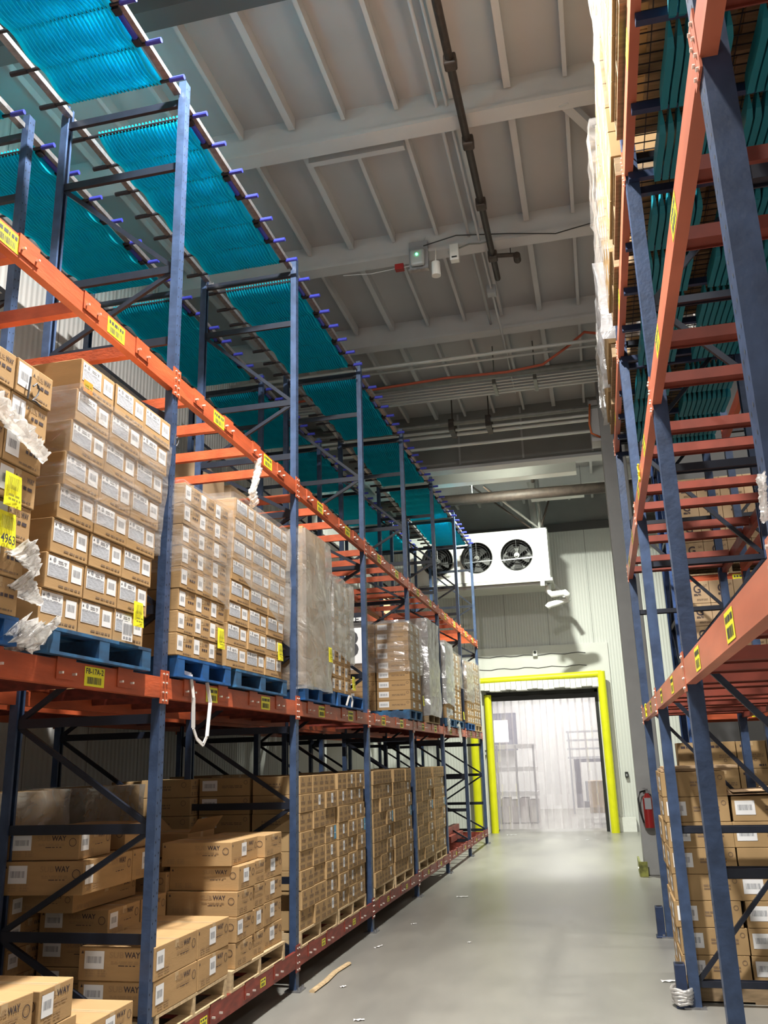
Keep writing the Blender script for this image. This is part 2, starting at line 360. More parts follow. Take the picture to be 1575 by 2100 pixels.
# ceiling girders across the aisle, joists along it
def girder(name, y, zb, m, w=0.16):
    g = MB().box(-5.72, 7.8, y-w/2, y+w/2, zb, CZ).box(-5.72, 7.8, y-w/2-0.03, y+w/2+0.03, zb-0.02, zb+0.03)
    return struct(g.obj(name, m))
GY = [-2.0, 0.45, 2.9, 5.86, 7.93, 10.40, 12.90, 15.3]
for i, y in enumerate(GY):
    girder('trim_%d' % (10+i), y, 8.5 if i != 3 else 8.52, DARKST if i == 3 else WHITEP)
j = MB()
for k in range(-9, 13):
    x = -0.36+0.605*k
    wide = 0.045 if k % 4 else 0.075
    for a, b in zip(GY[:-1]+[15.3], GY[1:]+[17.0]):
        j.box(x-wide/2, x+wide/2, a+0.11, b-0.11, CZ-0.15, CZ)
struct(j.obj('trim_20', WHITEP))
# short header between two joists in the second bay, with bolts
h = MB().box(-2.74, -1.60, 8.30, 8.38, 8.62, CZ)
for k in range(10): h.tube((-2.66+0.11*k, 8.295, 8.74+0.02*(k % 2)), (-2.66+0.11*k, 8.28, 8.74+0.02*(k % 2)), 0.012, 6, 1)
struct(h.obj('trim_21', [WHITEP, BOLT]))
# knee brace near the right rack
struct(MB().bar((0.20, 7.95, 8.52), (0.75, 9.3, CZ), 0.10, 0.10).obj('trim_22', WHITEP))
# joists behind the bulkhead and the bulkhead itself
plane_box('trim_23', -5.72, 2.2, 17.0, 17.22, 7.66, CZ, mat('bulkhead_paint', (0.34, 0.34, 0.325), 0.75, var=0.1, vscale=1.0))
s2 = MB()
for x in (-2.35, -1.05, 0.33): s2.box(x-0.02, x+0.02, 16.98, 17.0, 7.70, CZ-0.05)
s2.box(-5.72, 2.2, 16.96, 17.26, 7.60, 7.66)
struct(s2.obj('trim_24', WHITEP))
j = MB()
for k in range(-9, 4):
    x = -0.3+0.62*k
    j.box(x-0.03, x+0.03, 17.3, 23.7, CZ-0.2, CZ)
for y in (19.8, 21.6): j.box(-5.72, 2.2, y-0.08, y+0.08, CZ-0.42, CZ)
struct(j.obj('trim_25', WHITEP))
# concrete column at the end of the right rack
col = MB().box(0.455, 0.86, 15.3, 15.72, 0, CZ)
struct(col.obj('trim_30', CONC, bevel=0.02))
struct(MB().box(0.30, 0.455, 15.32, 15.68, 7.35, 8.1).box(0.30, 0.46, 15.30, 15.70, 7.30, 7.36).obj('trim_31', WHITEP))

# room behind the doorway
rm = MB().box(-6.0, 3.0, 34.0, 34.2, 0, 6.2).box(-6.2, -6.0, 24.1, 34.2, 0, 6.2).box(3.0, 3.2, 24.1, 34.2, 0, 6.2).box(-6.2, 3.2, 24.05, 34.2, 6.2, 6.4)
struct(rm.obj('wall_far_room', PLAINW))
o = root('shrouded_rack', 'pale shrouded storage shelves seen left behind the strip curtain', 'rack', (-2.75, 27.4, 0))
q = MB()
for z in (0.75, 1.45, 2.1): q.box(-0.9, 0.75, -0.5, 0.5, z, z+0.12)
q.obj('shelf', LABEL, o)
q = MB()
for x in (-0.85, -0.35, 0.2, 0.72): q.box(x-0.03, x+0.03, -0.52, -0.46, 0, 2.2)
q.obj('post', GREYP, o)
q = MB()
for k in range(6): q.box(-0.85+0.27*k, -0.62+0.27*k, -0.40, 0.4, 0.02, 0.7-0.06*(k % 2))
q.obj('shelf_load', mat('pale_goods', (0.55, 0.50, 0.50), 0.7), o)
o = root('dark_door_frame', 'dark square dock frame around a bright panel, upper left behind the curtain', 'frame', (-3.60, 33.7, 2.2))
q = MB(); q.box(-0.62, 0.5, -0.1, 0.1, 1.0, 1.25); q.box(-0.62, 0.5, -0.1, 0.1, -0.1, 0.2); q.box(-0.62, -0.35, -0.1, 0.1, 0.2, 1.0); q.box(0.2, 0.5, -0.1, 0.1, 0.2, 1.0)
q.obj('seal', DARKBLUE, o); MB().box(-0.35, 0.2, 0.0, 0.1, 0.2, 1.0).obj('panel', emit('lit_panel', (1, 1, 1), 1.5), o)
o = root('blue_stretch_machine', 'dark blue upright machine standing right behind the strip curtain', 'machine', (-0.62, 28.2, 0))
MB().box(-0.30, -0.12, -0.2, 0.2, 0.5, 1.75).box(-0.3, 0.45, -0.25, 0.2, 0.35, 0.52).box(-0.12, 0.5, -0.2, 0.2, 1.65, 1.75).obj('frame', DARKBLUE, o)
MB().tube((0.1, -0.1, 0.52), (0.1, -0.1, 1.1), 0.12, 14).obj('film_roll', LABELG, o)
o = root('brown_crate', 'tan crate low at the right edge behind the strip curtain', 'crate', (-0.22, 26.5, 0))
MB().box(-0.3, 0.35, -0.3, 0.3, 0.45, 1.15).obj('crate_body', KRAFT3, o); MB().box(-0.3, 0.35, -0.3, 0.3, 0.30, 0.45).obj('skid', WOODD, o)
o = root('window_rack', 'white slatted shelf rack high on the right behind the curtain', 'rack', (-0.60, 31.0, 1.75))
q = MB()
for z in (0, 0.28, 0.56, 0.84): q.box(-0.6, 0.6, -0.1, 0.1, z, z+0.06)
for x in (-0.55, 0, 0.5): q.box(x, x+0.05, -0.12, 0.12, -1.75, 0.9)
q.obj('rack_frame', LABELG, o)

# strip curtain
cu = root('strip_curtain', 'clear vinyl strip curtain hanging across the doorway', 'strip curtain', (-1.45, 24.02, 3.44))
MB().box(-1.38, 1.38, -0.06, 0.02, -0.03, 0.06).obj('mounting_rail', BLACKR, cu)
random.seed(4)
for k in range(15):
    x = -1.32+0.186*k; q = MB(); ny = 12; wv = 0.118; sh = random.uniform(-0.012, 0.012); ph = random.uniform(0, 6)
    if k in (4, 7): wv = 0.09
    n = 6; P = []
    for a in range(ny+1):
        z = -0.02-3.36*a/ny
        row = []
        for b in range(n+1):
            t = b/n*2-1
            row.append((x+sh*a/ny*2+t*wv, (0.018 if k % 2 else -0.018)+0.02*math.cos(t*1.4)+0.012*math.sin(ph+a*0.6+t*2), z))
        P.append(row)
    for a in range(ny):
        for b in range(n): q.quad([P[a][b], P[a][b+1], P[a+1][b+1], P[a+1][b]])
    q.obj('vinyl_strip', STRIP, cu, smooth=True)

# yellow guard pipes
gd = root('yellow_door_guard', 'yellow pipe guard frame around the cold-room doorway', 'door guard', (-1.5, 23.4, 0))
q = MB().tube((1.60, 0, 0), (1.60, 0, 3.92), 0.105, 16); q.obj('right_post', YPOST, gd, smooth=False)
MB().tube((-1.76, 0, 0), (-1.76, 0, 3.80), 0.105, 16).obj('left_post', YPOST, gd)
MB().tube((-1.72, 0, 3.80), (1.62, 0, 3.86), 0.085, 16).obj('header_pipe', YPOST, gd)
MB().box(-1.90, -1.60, -0.09, 0.1, 3.80, 3.84).obj('post_cap', BLACKR, gd)
fr = MB(); 
for k in range(24):
    x = -1.7+3.2*k/23; fr.box(x, x+0.145, -0.06, 0.38, 3.545+0.02*math.sin(k*1.3), 3.76)
fr.obj('frosted_foam', FROST, gd)
o = root('yellow_bollard', 'yellow bollard pipe just inside the left jamb of the doorway', 'bollard', (-2.88, 23.62, 0))
MB().tube((0, 0, 0), (0, 0, 3.45), 0.095, 16).obj('bollard_pipe', YPOST, o); MB().tube((0, 0, 3.45), (0, 0, 3.47), 0.097, 16).obj('cap', BLACKR, o)
o = root('white_drain_pipe', 'slim white pipe standing left of the doorway beside the yellow posts', 'pipe', (-3.06, 23.45, 0))
MB().tube((0, 0, 0), (0, 0, 3.6), 0.05, 12).obj('pipe', WHITEM, o); MB().box(-0.07, 0.07, 0.0, 0.2, 2.0, 2.05).obj('bracket', STEEL, o)

# ================================================================== CEILING SERVICES
def pipe(name, label, pts, r, m, cat='pipe', joints=(), jr=1.5, jm=None, group=None, n=10):
    o = root(name, label, cat, pts[0], group=group); b = Vector(pts[0])
    MB().path([Vector(p)-b for p in pts], r, n).obj('pipe_run', m, o, smooth=True)
    for p in joints:
        p = Vector(p)-b; MB().box(p.x-r*jr, p.x+r*jr, p.y-r*jr, p.y+r*jr, p.z-r*jr, p.z+r*jr).obj('coupling', jm or m, o, bevel=r*0.4)
    return o
o = pipe('sprinkler_pipe', 'rusty brown sprinkler pipe running along the white ceiling', [(-0.84, -5, 8.42), (-0.86, 11.15, 8.42)], 0.042, PIPE, joints=[(-0.85, 7.0, 8.42), (-0.85, 8.2, 8.42), (-0.86, 9.35, 8.42), (-0.86, 10.55, 8.42)])
MB().path([(-0.02, 15.55, 0), (0.30, 15.62, 0.01)], 0.03).tube((0.30, 15.58, -0.02), (0.30, 15.72, -0.02), 0.05, 12).obj('branch_pipe', PIPE, o)
MB().tube((0.22, 15.6, 0), (0.22, 15.6, 0.42), 0.006, 6).tube((-0.02, 13.0, 0), (-0.02, 13.0, 0.4), 0.008, 6).tube((-0.02, 8.0, 0), (-0.02, 8.0, 0.4), 0.008, 6).obj('hanger_rod', PIPE, o)
pipe('ceiling_conduit', 'thin grey conduit beside the rusty sprinkler pipe', [(-1.02, 5.0, 8.66), (-1.02, 8.2, 8.66), (-0.99, 11.4, 8.45), (-0.99, 12.9, 8.45), (-1.02, 15.5, 8.5)], 0.016, WHITEP, 'conduit', joints=[(-0.99, 11.5, 8.44)], jr=4.2, jm=GREYP)
pipe('ceiling_conduit', 'white double conduit along the joist left of the sprinkler pipe', [(-1.13, -5, 8.68), (-1.13, 7.8, 8.68), (-1.15, 12.8, 8.6)], 0.022, WHITEP, 'conduit')
pipe('hanging_cable', 'black cable looping across the ceiling from the green-lit box', [(-1.75, 10.2, 8.52), (-1.3, 10.2, 8.60), (-0.6, 10.2, 8.50), (0.0, 10.25, 8.42), (0.6, 10.2, 8.48), (1.5, 10.2, 8.60)], 0.008, CABLEK, 'cable', n=6)
spec = [(12.95, 8.15, 0.030, CONDUIT, 'upper thin galvanised pipe crossing below the ceiling'), (13.2, 8.17, 0.020, CONDUIT, 'second thin pipe crossing above the red cable'),
        (13.75, 8.12, 0.060, PIPEG, 'dull dark pipe crossing just above the conduit bundle')]
for y, z, r, m, lb in spec:
    pipe('ceiling_pipe', lb, [(-5.7, y, z), (0.9, y, z)], r, m)
cb = root('conduit_bundle', 'bundle of five thin bright conduits strapped side by side across the ceiling', 'conduit', (0.6, 14.1, 8.12))
for k in range(5): MB().tube((-6.2, 0.10*k-0.1, -0.012*k), (0.3, 0.10*k-0.1, -0.012*k), 0.013, 8).obj('conduit', CONDUIT, cb)
for x in (-1.9, -1.2): MB().box(x, x+0.06, -0.16, 0.36, -0.08, 0.02).tube((x+0.03, 0, 0), (x+0.03, 0, 0.72), 0.012, 6).obj('strap', PIPEG, cb)
lo = root('pipe_cluster', 'cluster of four grey pipes crossing in front of the bulkhead', 'pipe', (0.6, 15.9, 7.92))
for k, (dy, dz, r, m) in enumerate([(-0.55, 0.05, 0.045, PIPEG), (-0.38, -0.02, 0.028, CONDUIT), (-0.22, -0.05, 0.036, CONDUIT), (0.1, -0.16, 0.030, CONDUIT)]):
    MB().tube((-6.2, dy, dz), (0.3, dy, dz), r, 10).obj('pipe_run', m, lo, smooth=False)
for x in (-2.9, -2.2): MB().box(x, x+0.10, -0.62, -0.15, -0.10, 0.12).tube((x+0.05, -0.4, 0.1), (x+0.05, -0.4, 0.9), 0.012, 6).obj('clamp', PIPE, lo)
pipe('red_cable', 'sagging red cable strung between the ceiling pipes', [(-5.0, 13.45, 7.93), (-3.2, 13.4, 7.98), (-2.0, 13.35, 8.0), (-1.0, 13.35, 7.97), (-0.4, 13.3, 8.0), (0.0, 13.1, 8.15), (0.3, 12.9, 8.28), (0.6, 12.9, 8.2)], 0.022, CABLER, 'cable')
pipe('orange_cable', 'short orange cable hanging by the white bracket near the column', [(0.32, 15.25, 8.0), (0.28, 15.2, 7.6), (0.30, 15.2, 7.42), (0.45, 15.28, 7.36)], 0.018, CABLEO, 'cable')
pipe('large_pipe', 'large dark insulated pipe crossing above the cooling unit', [(-5.7, 20.0, 7.87), (2.1, 20.0, 7.80)], 0.13, PIPE, joints=[])
pipe('hanging_rod', 'thin rod with white tip hanging over the dark pipe', [(-2.32, 18.4, CZ), (-2.32, 18.4, 7.5)], 0.012, WHITEP, 'rod')
for x, lb in ((-1.34, 'dark drop pipe left of the thick white riser'), ):
    pipe('drop_pipe', lb, [(-1.05, 18.45, CZ), (-1.08, 18.8, 8.3), (-1.02, 19.3, 7.9)], 0.045, PIPE)
# white box beam under the bulkhead
o = root('white_box_beam', 'long white sheet-metal box beam below the bulkhead', 'duct', (-1.55, 17.9, 7.56))
MB().box(-2.6, 1.52, -0.14, 0.14, 0, 0.27).obj('beam_body', WHITEM, o, bevel=0.008)
q = MB()
for k in range(5): q.box(-2.2+0.85*k, -2.1+0.85*k, -0.08, 0.02, 0.27, 0.36)
q.obj('mounting_lug', WHITEM, o)
o = root('white_box_duct', 'short white sheet-metal box duct behind the dark pipe', 'duct', (-0.45, 21.2, 8.0))
MB().box(-0.75, 0.55, -0.12, 0.12, 0, 0.26).obj('duct_body', WHITEM, o, bevel=0.008); MB().tube((0.5, 0, 0.26), (0.5, 0, 0.8), 0.01, 6).obj('hanger_rod', STEEL, o)
# high bay fixtures
for i, (x, y, z, wt, s, c) in enumerate(LAMPS):
    nm = ['over the aisle near the camera', 'over the aisle behind the camera', 'between bulkhead and cooling unit', 'over the right-hand aisle', 'over the far right-hand aisle'][i]
    o = root('high_bay_lamp', 'round high-bay lamp ' + nm, 'lamp', (x, y, z))
    MB().tube((0, 0, 0.0), (0, 0, 0.16), s*0.55, 24, r2=s*0.3).obj('housing', STEEL, o); MB().ring((0, 0, -0.012), (0, 0, -1), s*0.5, s*0.62, 24).tube((0, 0, -0.012), (0, 0, 0.004), s*0.62, 24, cap=False).obj('lens_rim', LEDM, o); MB().tube((0, 0, 0.16), (0, 0, CZ-z), 0.012, 6).obj('hanger_rod', STEEL, o)

# smoke detector box with green lamp, cylinder sensor, small wall units
o = root('detector_box', 'grey detector box with a glowing green lamp under the ceiling', 'detector', (-1.83, 10.30, 8.22))
MB().box(-0.13, 0.13, -0.05, 0.03, 0.0, 0.42).obj('back_plate', GREYP, o, bevel=0.01)
MB().box(-0.105, 0.09, -0.13, -0.05, 0.02, 0.26).obj('front_case', mat('detector_case', (0.42, 0.45, 0.45), 0.3), o, bevel=0.03)
MB().tube((-0.01, -0.13, 0.17), (-0.01, -0.145, 0.17), 0.016, 12).obj('indicator_lamp', GREEN, o)
MB().box(-0.14, 0.14, -0.10, -0.02, -0.04, -0.02).obj('bracket', STEEL, o)
MB().path([(-0.1, 0, 0.42), (-0.05, 0.1, 0.62), (0.1, 0.1, 0.60), (0.16, 0.05, 0.35)], 0.008, 6).path([(0.05, 0, 0.42), (0.15, 0.05, 0.62), (0.35, 0.1, 0.5), (0.4, 0.05, 0.2)], 0.006, 6).obj('cable', WHITEP, o)
o = root('cylinder_sensor', 'small white cylinder sensor hanging beside the green-lit box', 'sensor', (-1.60, 10.25, 8.07))
MB().tube((0, 0, 0), (0, 0, 0.20), 0.062, 16, r2=0.058).obj('sensor_body', WHITEM, o); MB().tube((0, 0, 0.2), (0, 0.05, 0.45), 0.01, 8).obj('stem', WHITEM, o)
o = root('small_junction_box', 'small red junction box left of the green-lit box', 'junction box', (-2.10, 10.28, 8.25))
MB().box(-0.06, 0.06, -0.05, 0.03, 0, 0.08).obj('box_body', REDEXT, o); MB().path([(-0.06, 0, 0.04), (-0.4, 0, 0.02), (-0.8, 0, 0.06)], 0.006, 6).path([(0.06, 0, 0.04), (0.15, 0, 0.05)], 0.008, 6).obj('wire', WHITEP, o)
o = root('white_sensor', 'small white sensor box on the girder right of the cylinder', 'sensor', (-1.34, 10.28, 8.25))
MB().box(-0.06, 0.06, -0.07, 0.03, 0, 0.24).obj('sensor_case', WHITEM, o, bevel=0.008); MB().box(-0.035, 0.035, -0.075, -0.07, 0.03, 0.05).obj('slot', BLACKR, o)
MB().path([(0.06, 0, 0.2), (0.2, 0, 0.24), (0.35, 0, 0.22), (0.5, 0, 0.24)], 0.01, 6).obj('cable', PIPEG, o)

# ================================================================== COOLING UNIT
cu = root('cooling_unit', 'long white evaporator cooling unit with round fans hanging from the ceiling', 'cooling unit', (-0.895, 21.4, 6.08))
cu.scale = (0.973, 0.973, 0.973)
q = MB(); H = 1.27; X0 = -3.75; fx = [-0.80, -1.83, -2.86]; R0 = 0.40; zc = 0.64
edges = [0.0, -1.31, -2.34, X0]
def holed(q, xa, xb, cx, cz, r, y, n=32):
    cor = []
    for k in range(n):
        a = 2*PI*k/n; c, s = math.cos(a), math.sin(a)
        tx = ((xb-cx) if c > 0 else (xa-cx))/c if abs(c) > 1e-6 else 1e9
        tz = ((H-cz) if s > 0 else (0-cz))/s if abs(s) > 1e-6 else 1e9
        t = min(abs(tx), abs(tz)); cor.append(((cx+c*r, y, cz+s*r), (cx+c*t, y, cz+s*t)))
    for k in range(n):
        i0, o0 = cor[k]; i1, o1 = cor[(k+1) % n]; q.quad([i0, o0, o1, i1])
    for sx in (xa, xb):
        for sz in (0, H):
            # fill the corner triangles
            near = sorted([c[1] for c in cor], key=lambda p: (p[0]-sx)**2+(p[2]-sz)**2)[:2]
            q.quad([near[0], near[1], (sx, y, sz)])
for k in range(3): holed(q, edges[k+1], edges[k], fx[k], zc, R0, 0)
D = 1.15
q.quad([(0, 0, 0), (0, D, 0), (0, D, H), (0, 0, H)]).quad([(X0, 0, 0), (X0, D, 0), (X0, D, H), (X0, 0, H)]).quad([(X0, 0, H), (0, 0, H), (0, D, H), (X0, D, H)]).quad([(X0, D, 0), (0, D, 0), (0, D, H), (X0, D, H)])
q.quad([(X0, 0, 0), (0, 0, 0), (0, D, 0), (X0, D, 0)])
for x in (edges[1], edges[2]): q.box(x-0.008, x+0.008, -0.006, 0, 0, H)
q.box(X0, 0.01, -0.012, 0.02, H-0.03, H+0.02).box(-0.012, 0.012, -0.012, D, H-0.04, H+0.02)
q.obj('casing', WHITEM, cu)
for cx in fx:
    f = MB()
    n = 32
    for k in range(n):
        a = 2*PI*k/n; b = 2*PI*(k+1)/n; P = lambda t, r, y: (cx+r*math.cos(t), y, zc+r*math.sin(t))
        f.quad([P(a, R0, 0), P(b, R0, 0), P(b, R0-0.02, 0.22), P(a, R0-0.02, 0.22)])
        f.quad([P(a, R0+0.015, 0), P(b, R0+0.015, 0), P(b, R0, -0.035), P(a, R0, -0.035)])
        f.quad([P(a, R0, -0.035), P(b, R0, -0.035), P(b, R0-0.01, 0), P(a, R0-0.01, 0)])
    f.disc((cx, 0.42, zc), (0, -1, 0), R0, 32)
    fo = f.obj('fan', FAND, cu)
    bl = MB()
    for k in range(5):
        a = 2*PI*k/5+0.5
        pts = []
        for t, r in ((a, 0.07), (a+0.12, R0-0.05), (a+0.85, R0-0.05), (a+1.0, 0.07)):
            pts.append((cx+r*math.cos(t), 0.16+0.10*(t-a), zc+r*math.sin(t)))
        bl.quad(pts); bl.quad([(p[0], p[1]+0.01, p[2]) for p in pts])
    bl.obj('fan_blade', mat('fan_blade_metal', (0.035, 0.035, 0.035), 0.5, 0.3) if cx == fx[0] else bpy.data.materials['fan_blade_metal'], fo)
    MB().tube((cx, 0.03, zc), (cx, 0.3, zc), 0.07, 18).tube((cx, -0.02, zc), (cx, 0.0, zc), 0.04, 14).obj('hub', FANG, fo)
    g = MB().bar((cx-R0, -0.02, zc-0.12), (cx+R0, -0.02, zc-0.10), 0.012, 0.022, 0).tube((cx, -0.01, zc), (cx, -0.01, zc+R0), 0.005, 6)
    for r in (0.1, 0.16, 0.22, 0.28, 0.34):
        g.path([(cx+r*math.cos(2*PI*k/24), -0.012, zc+r*math.sin(2*PI*k/24)) for k in range(25)], 0.0022, 4)
    g.obj('fan_guard', STEEL, fo)
MB().box(X0-0.05, 0.06, -0.06, D+0.02, -0.10, -0.02).box(X0+0.1, -0.1, 0.05, D-0.1, -0.17, -0.10).obj('drain_pan', mat('pan_metal', (0.42, 0.42, 0.40), 0.5, 0.2), cu, bevel=0.006)
MB().box(-0.48, -0.38, -0.004, -0.001, H-0.16, H-0.07).box(-0.34, -0.2, -0.004, -0.001, H-0.15, H-0.08).obj('maker_plate', LABELG, cu)
MB().box(-0.25, -0.15, -0.08, 0.0, -0.22, 0.02).obj('hanger_bracket', WHITEM, cu)
o = root('bent_drain_pipe', 'bulky frosted white drain pipe bending under the right end of the cooling unit', 'pipe', (-0.88, 21.7, 5.80))
MB().path([(-0.10, 0.05, 0.15), (-0.10, 0, -0.02), (-0.02, 0, -0.10), (0.28, -0.1, -0.10)], 0.075, 12).obj('upper_run', FROST, o, smooth=True)
MB().path([(0.28, -0.1, -0.08), (0.36, 0.0, -0.14), (0.34, 0.15, -0.22), (0.1, 0.1, -0.30), (-0.10, 0.0, -0.36), (-0.16, 0, -0.42)], 0.075, 12).obj('lower_run', FROST, o, smooth=True)
MB().path([(0.0, 0.9, 0.3), (0.25, 1.0, 0.0), (0.35, 0.8, -0.15)], 0.05, 10).obj('side_run', FROST, o, smooth=True)
o = root('riser_pipes', 'bright metal riser and slanting struts above the cooling unit', 'pipe', (-1.06, 21.5, 7.32))
MB().tube((0, 0, 0), (0, -0.05, 1.3), 0.055, 14).obj('bright_riser', CHROME, o)
MB().tube((-0.06, 0.4, 0.0), (-0.12, 0.1, 1.3), 0.15, 16).obj('thick_riser', mat('grey_insulation', (0.42, 0.42, 0.40), 0.6, var=0.1, vscale=4), o)
MB().tube((0, 0, 0.02), (-1.25, -0.9, 1.0), 0.032, 10).obj('slanting_strut', CHROME, o)
MB().tube((-0.12, 0.05, -0.02), (-1.6, -0.8, 1.1), 0.022, 10).tube((0.05, 0, 0.1), (0.28, 0, 0.75), 0.025, 10).tube((0.25, 0, 0.75), (1.1, 0, 0.78), 0.02, 10).obj('dark_strut', PIPE, o)
# camera, wall box, extinguisher, bumper
o = root('security_camera', 'small dark-lensed security camera above the doorway', 'camera', (-1.55, 23.72, 4.42))
MB().box(-0.06, 0.06, -0.08, 0.03, 0, 0.16).obj('camera_body', WHITEM, o, bevel=0.015); MB().tube((0, -0.09, 0.10), (0, -0.08, 0.10), 0.04, 14).obj('lens', BLACKR, o)
o = root('wall_switch', 'small black switch box on the white wall right of the doorway', 'switch', (0.50, 23.74, 1.28))
MB().box(-0.04, 0.04, -0.05, 0.05, 0, 0.14).obj('switch_body', BLACKR, o, bevel=0.01); MB().box(-0.015, 0.015, -0.06, -0.05, 0.03, 0.09).obj('rocker', GREYP, o)
o = root('fire_extinguisher', 'red fire extinguisher with black hose hanging on the concrete column', 'fire extinguisher', (0.60, 15.2, 0.72))
MB().tube((0, 0, 0), (0, 0, 0.44), 0.075, 18).tube((0, 0, 0.44), (0, 0, 0.52), 0.075, 18, r2=0.025).obj('cylinder', REDEXT, o)
MB().box(-0.05, 0.05, -0.077, -0.07, 0.28, 0.45).obj('instruction_label', GREYP, o)
MB().box(-0.015, 0.05, -0.02, 0.02, 0.52, 0.56).box(-0.07, 0.02, -0.012, 0.012, 0.58, 0.60).tube((0, 0, 0.5), (0, 0, 0.58), 0.02, 10).obj('valve_handle', STEEL, o)
MB().path([(-0.02, -0.02, 0.56), (-0.10, -0.03, 0.54), (-0.14, -0.04, 0.44), (-0.13, -0.06, 0.25), (-0.09, -0.08, 0.08)], 0.014, 8).obj('hose', BLACKR, o, smooth=True)
o = root('column_bumper', 'scuffed yellow-green steel angle bumper at the column foot', 'bumper', (0.40, 15.22, 0))
MB().box(-0.03, 0.0, -0.05, 0.75, 0, 0.22).box(-0.03, 0.10, -0.06, -0.04, 0, 0.22).obj('angle_plate', mat('scuffed_bumper_paint', (0.35, 0.36, 0.08), 0.5, var=0.7, vscale=9), o); MB().tube((-0.04, 0.2, 0.1), (0, 0.2, 0.1), 0.02, 8).obj('bolt', BOLT, o)

# ================================================================== RACKS
def frame_mesh(depth, h, wy, wx, holes, mats, foot=0.16):
    q = MB()
    for xa, xb in ((-wx, 0), (-depth, -depth+wx)):
        # open C section: web faces the aisle, two flanges, turned lips
        f = xb if xb == 0 else xa; s = -1 if xb == 0 else 1
        t = 0.006
        q.box(min(f, f+s*t), max(f, f+s*t), -wy/2, wy/2, 0.01, h)
        for sy in (-1, 1):
            ya = sy*wy/2; e0, e1 = (xa, xb-t) if xb == 0 else (xa+t, xb); q.box(e0+t, e1, min(ya, ya-sy*t), max(ya, ya-sy*t), 0.01, h) if xb == 0 else q.box(e0, e1-t, min(ya, ya-sy*t), max(ya, ya-sy*t), 0.01, h)
        g = f+s*wx; q.box(min(g, g-s*t), max(g, g-s*t), -wy/2, -wy/2+0.02, 0.01, h).box(min(g, g-s*t), max(g, g-s*t), wy/2-0.02, wy/2, 0.01, h)
        q.box(xa-0.03, xb+0.05, -foot/2, foot/2, 0.0, 0.012, 2)
        for sy in (-1, 1): q.tube((xb+0.03, sy*foot*0.33, 0.012), (xb+0.03, sy*foot*0.33, 0.035), 0.012, 6, 2)
    if holes:
        z = 0.12; k = 0
        while z < h-0.03:
            for u in (-0.02, 0.02):
                c = (0.0008, u, z+(0.012 if u > 0 else 0))
                q.quad([(c[0], c[1]-0.0055, c[2]), (c[0], c[1], c[2]-0.009), (c[0], c[1]+0.0055, c[2]), (c[0], c[1], c[2]+0.009)], 1)
            z += 0.076; k += 1
    return q.mesh('upright_frame', mats)
def brace_meshes(depth, zs, wx, m):
    hb = MB().box(-depth+wx-0.005, -wx+0.005, -0.018, 0.018, -0.022, 0.022).box(-depth+wx, -wx, -0.022, -0.016, -0.030, 0.030).mesh('horizontal_brace', m)
    out = []
    for i in range(len(zs)-1):
        dz = zs[i+1]-zs[i]; a = (-wx, 0, 0.02); b = (-depth+wx, 0, dz-0.02)
        if i % 2: a, b = (-depth+wx, 0, 0.02), (-wx, 0, dz-0.02)
        out.append(MB().bar(a, b, 0.028, 0.034).mesh('diagonal_brace', m))
    return hb, out
_beam = {}
def beam_mesh(L, m, clips, h=0.13, conn=True, wy=0.08):
    k = (round(L, 3), m.name, tuple(clips), h, conn)
    if k in _beam: return _beam[k]
    q = MB(); a = wy/2+0.001; b = L-wy/2-0.001
    q.box(-0.045, 0.006, a, b, -h/2, h/2-0.035).box(-0.022, 0.006, a, b, h/2-0.035, h/2)
    if conn:
        for y0, y1 in ((0.003, 0.055), (L-0.055, L-0.003)):
            q.box(0.0015, 0.009, y0, y1, -0.10, 0.11)
            yc = 0.022 if y0 < 1 else L-0.022
            for z in (0.085, 0.03, -0.03, -0.08): q.tube((0.009, yc, z), (0.016, yc, z), 0.007, 6, 1)
    for c in clips:
        q.box(0.007, 0.013, c-0.085, c+0.085, -0.035, h/2+0.012).box(-0.03, 0.013, c-0.085, c+0.085, h/2, h/2+0.012)
        for sy in (-0.06, 0.06): q.box(0.013, 0.035, c+sy-0.006, c+sy+0.006, -0.01, 0.002, 1)
    _beam[k] = q.mesh('load_beam', [m, BOLT]); return _beam[k]
def loc_label(big=None, s=1.0):
    q = MB(); F = FPX(0.0); w_, h_ = 0.20*s, 0.105*s
    rect(q, F, -w_/2, w_/2, -h_/2, h_/2, 0.001, 0)
    if big: text(q, F, big, -w_*0.44, w_*0.44, h_*0.12, h_*0.42, 0.0018, 1)
    else: lines(q, F, -w_*0.42, w_*0.42, h_*0.14, h_*0.38, 0.0018, 1, 1, 3, 0.9)
    barcode(q, F, -w_*0.36, w_*0.36, -h_*0.38, -h_*0.02, 0.0018, 2, 16, 5)
    return q.mesh('location_label', [YLAB, BAR, BAR])
LLAB = loc_label(); LLABS = loc_label(s=0.55); LLABB = loc_label('F8-17A-2')
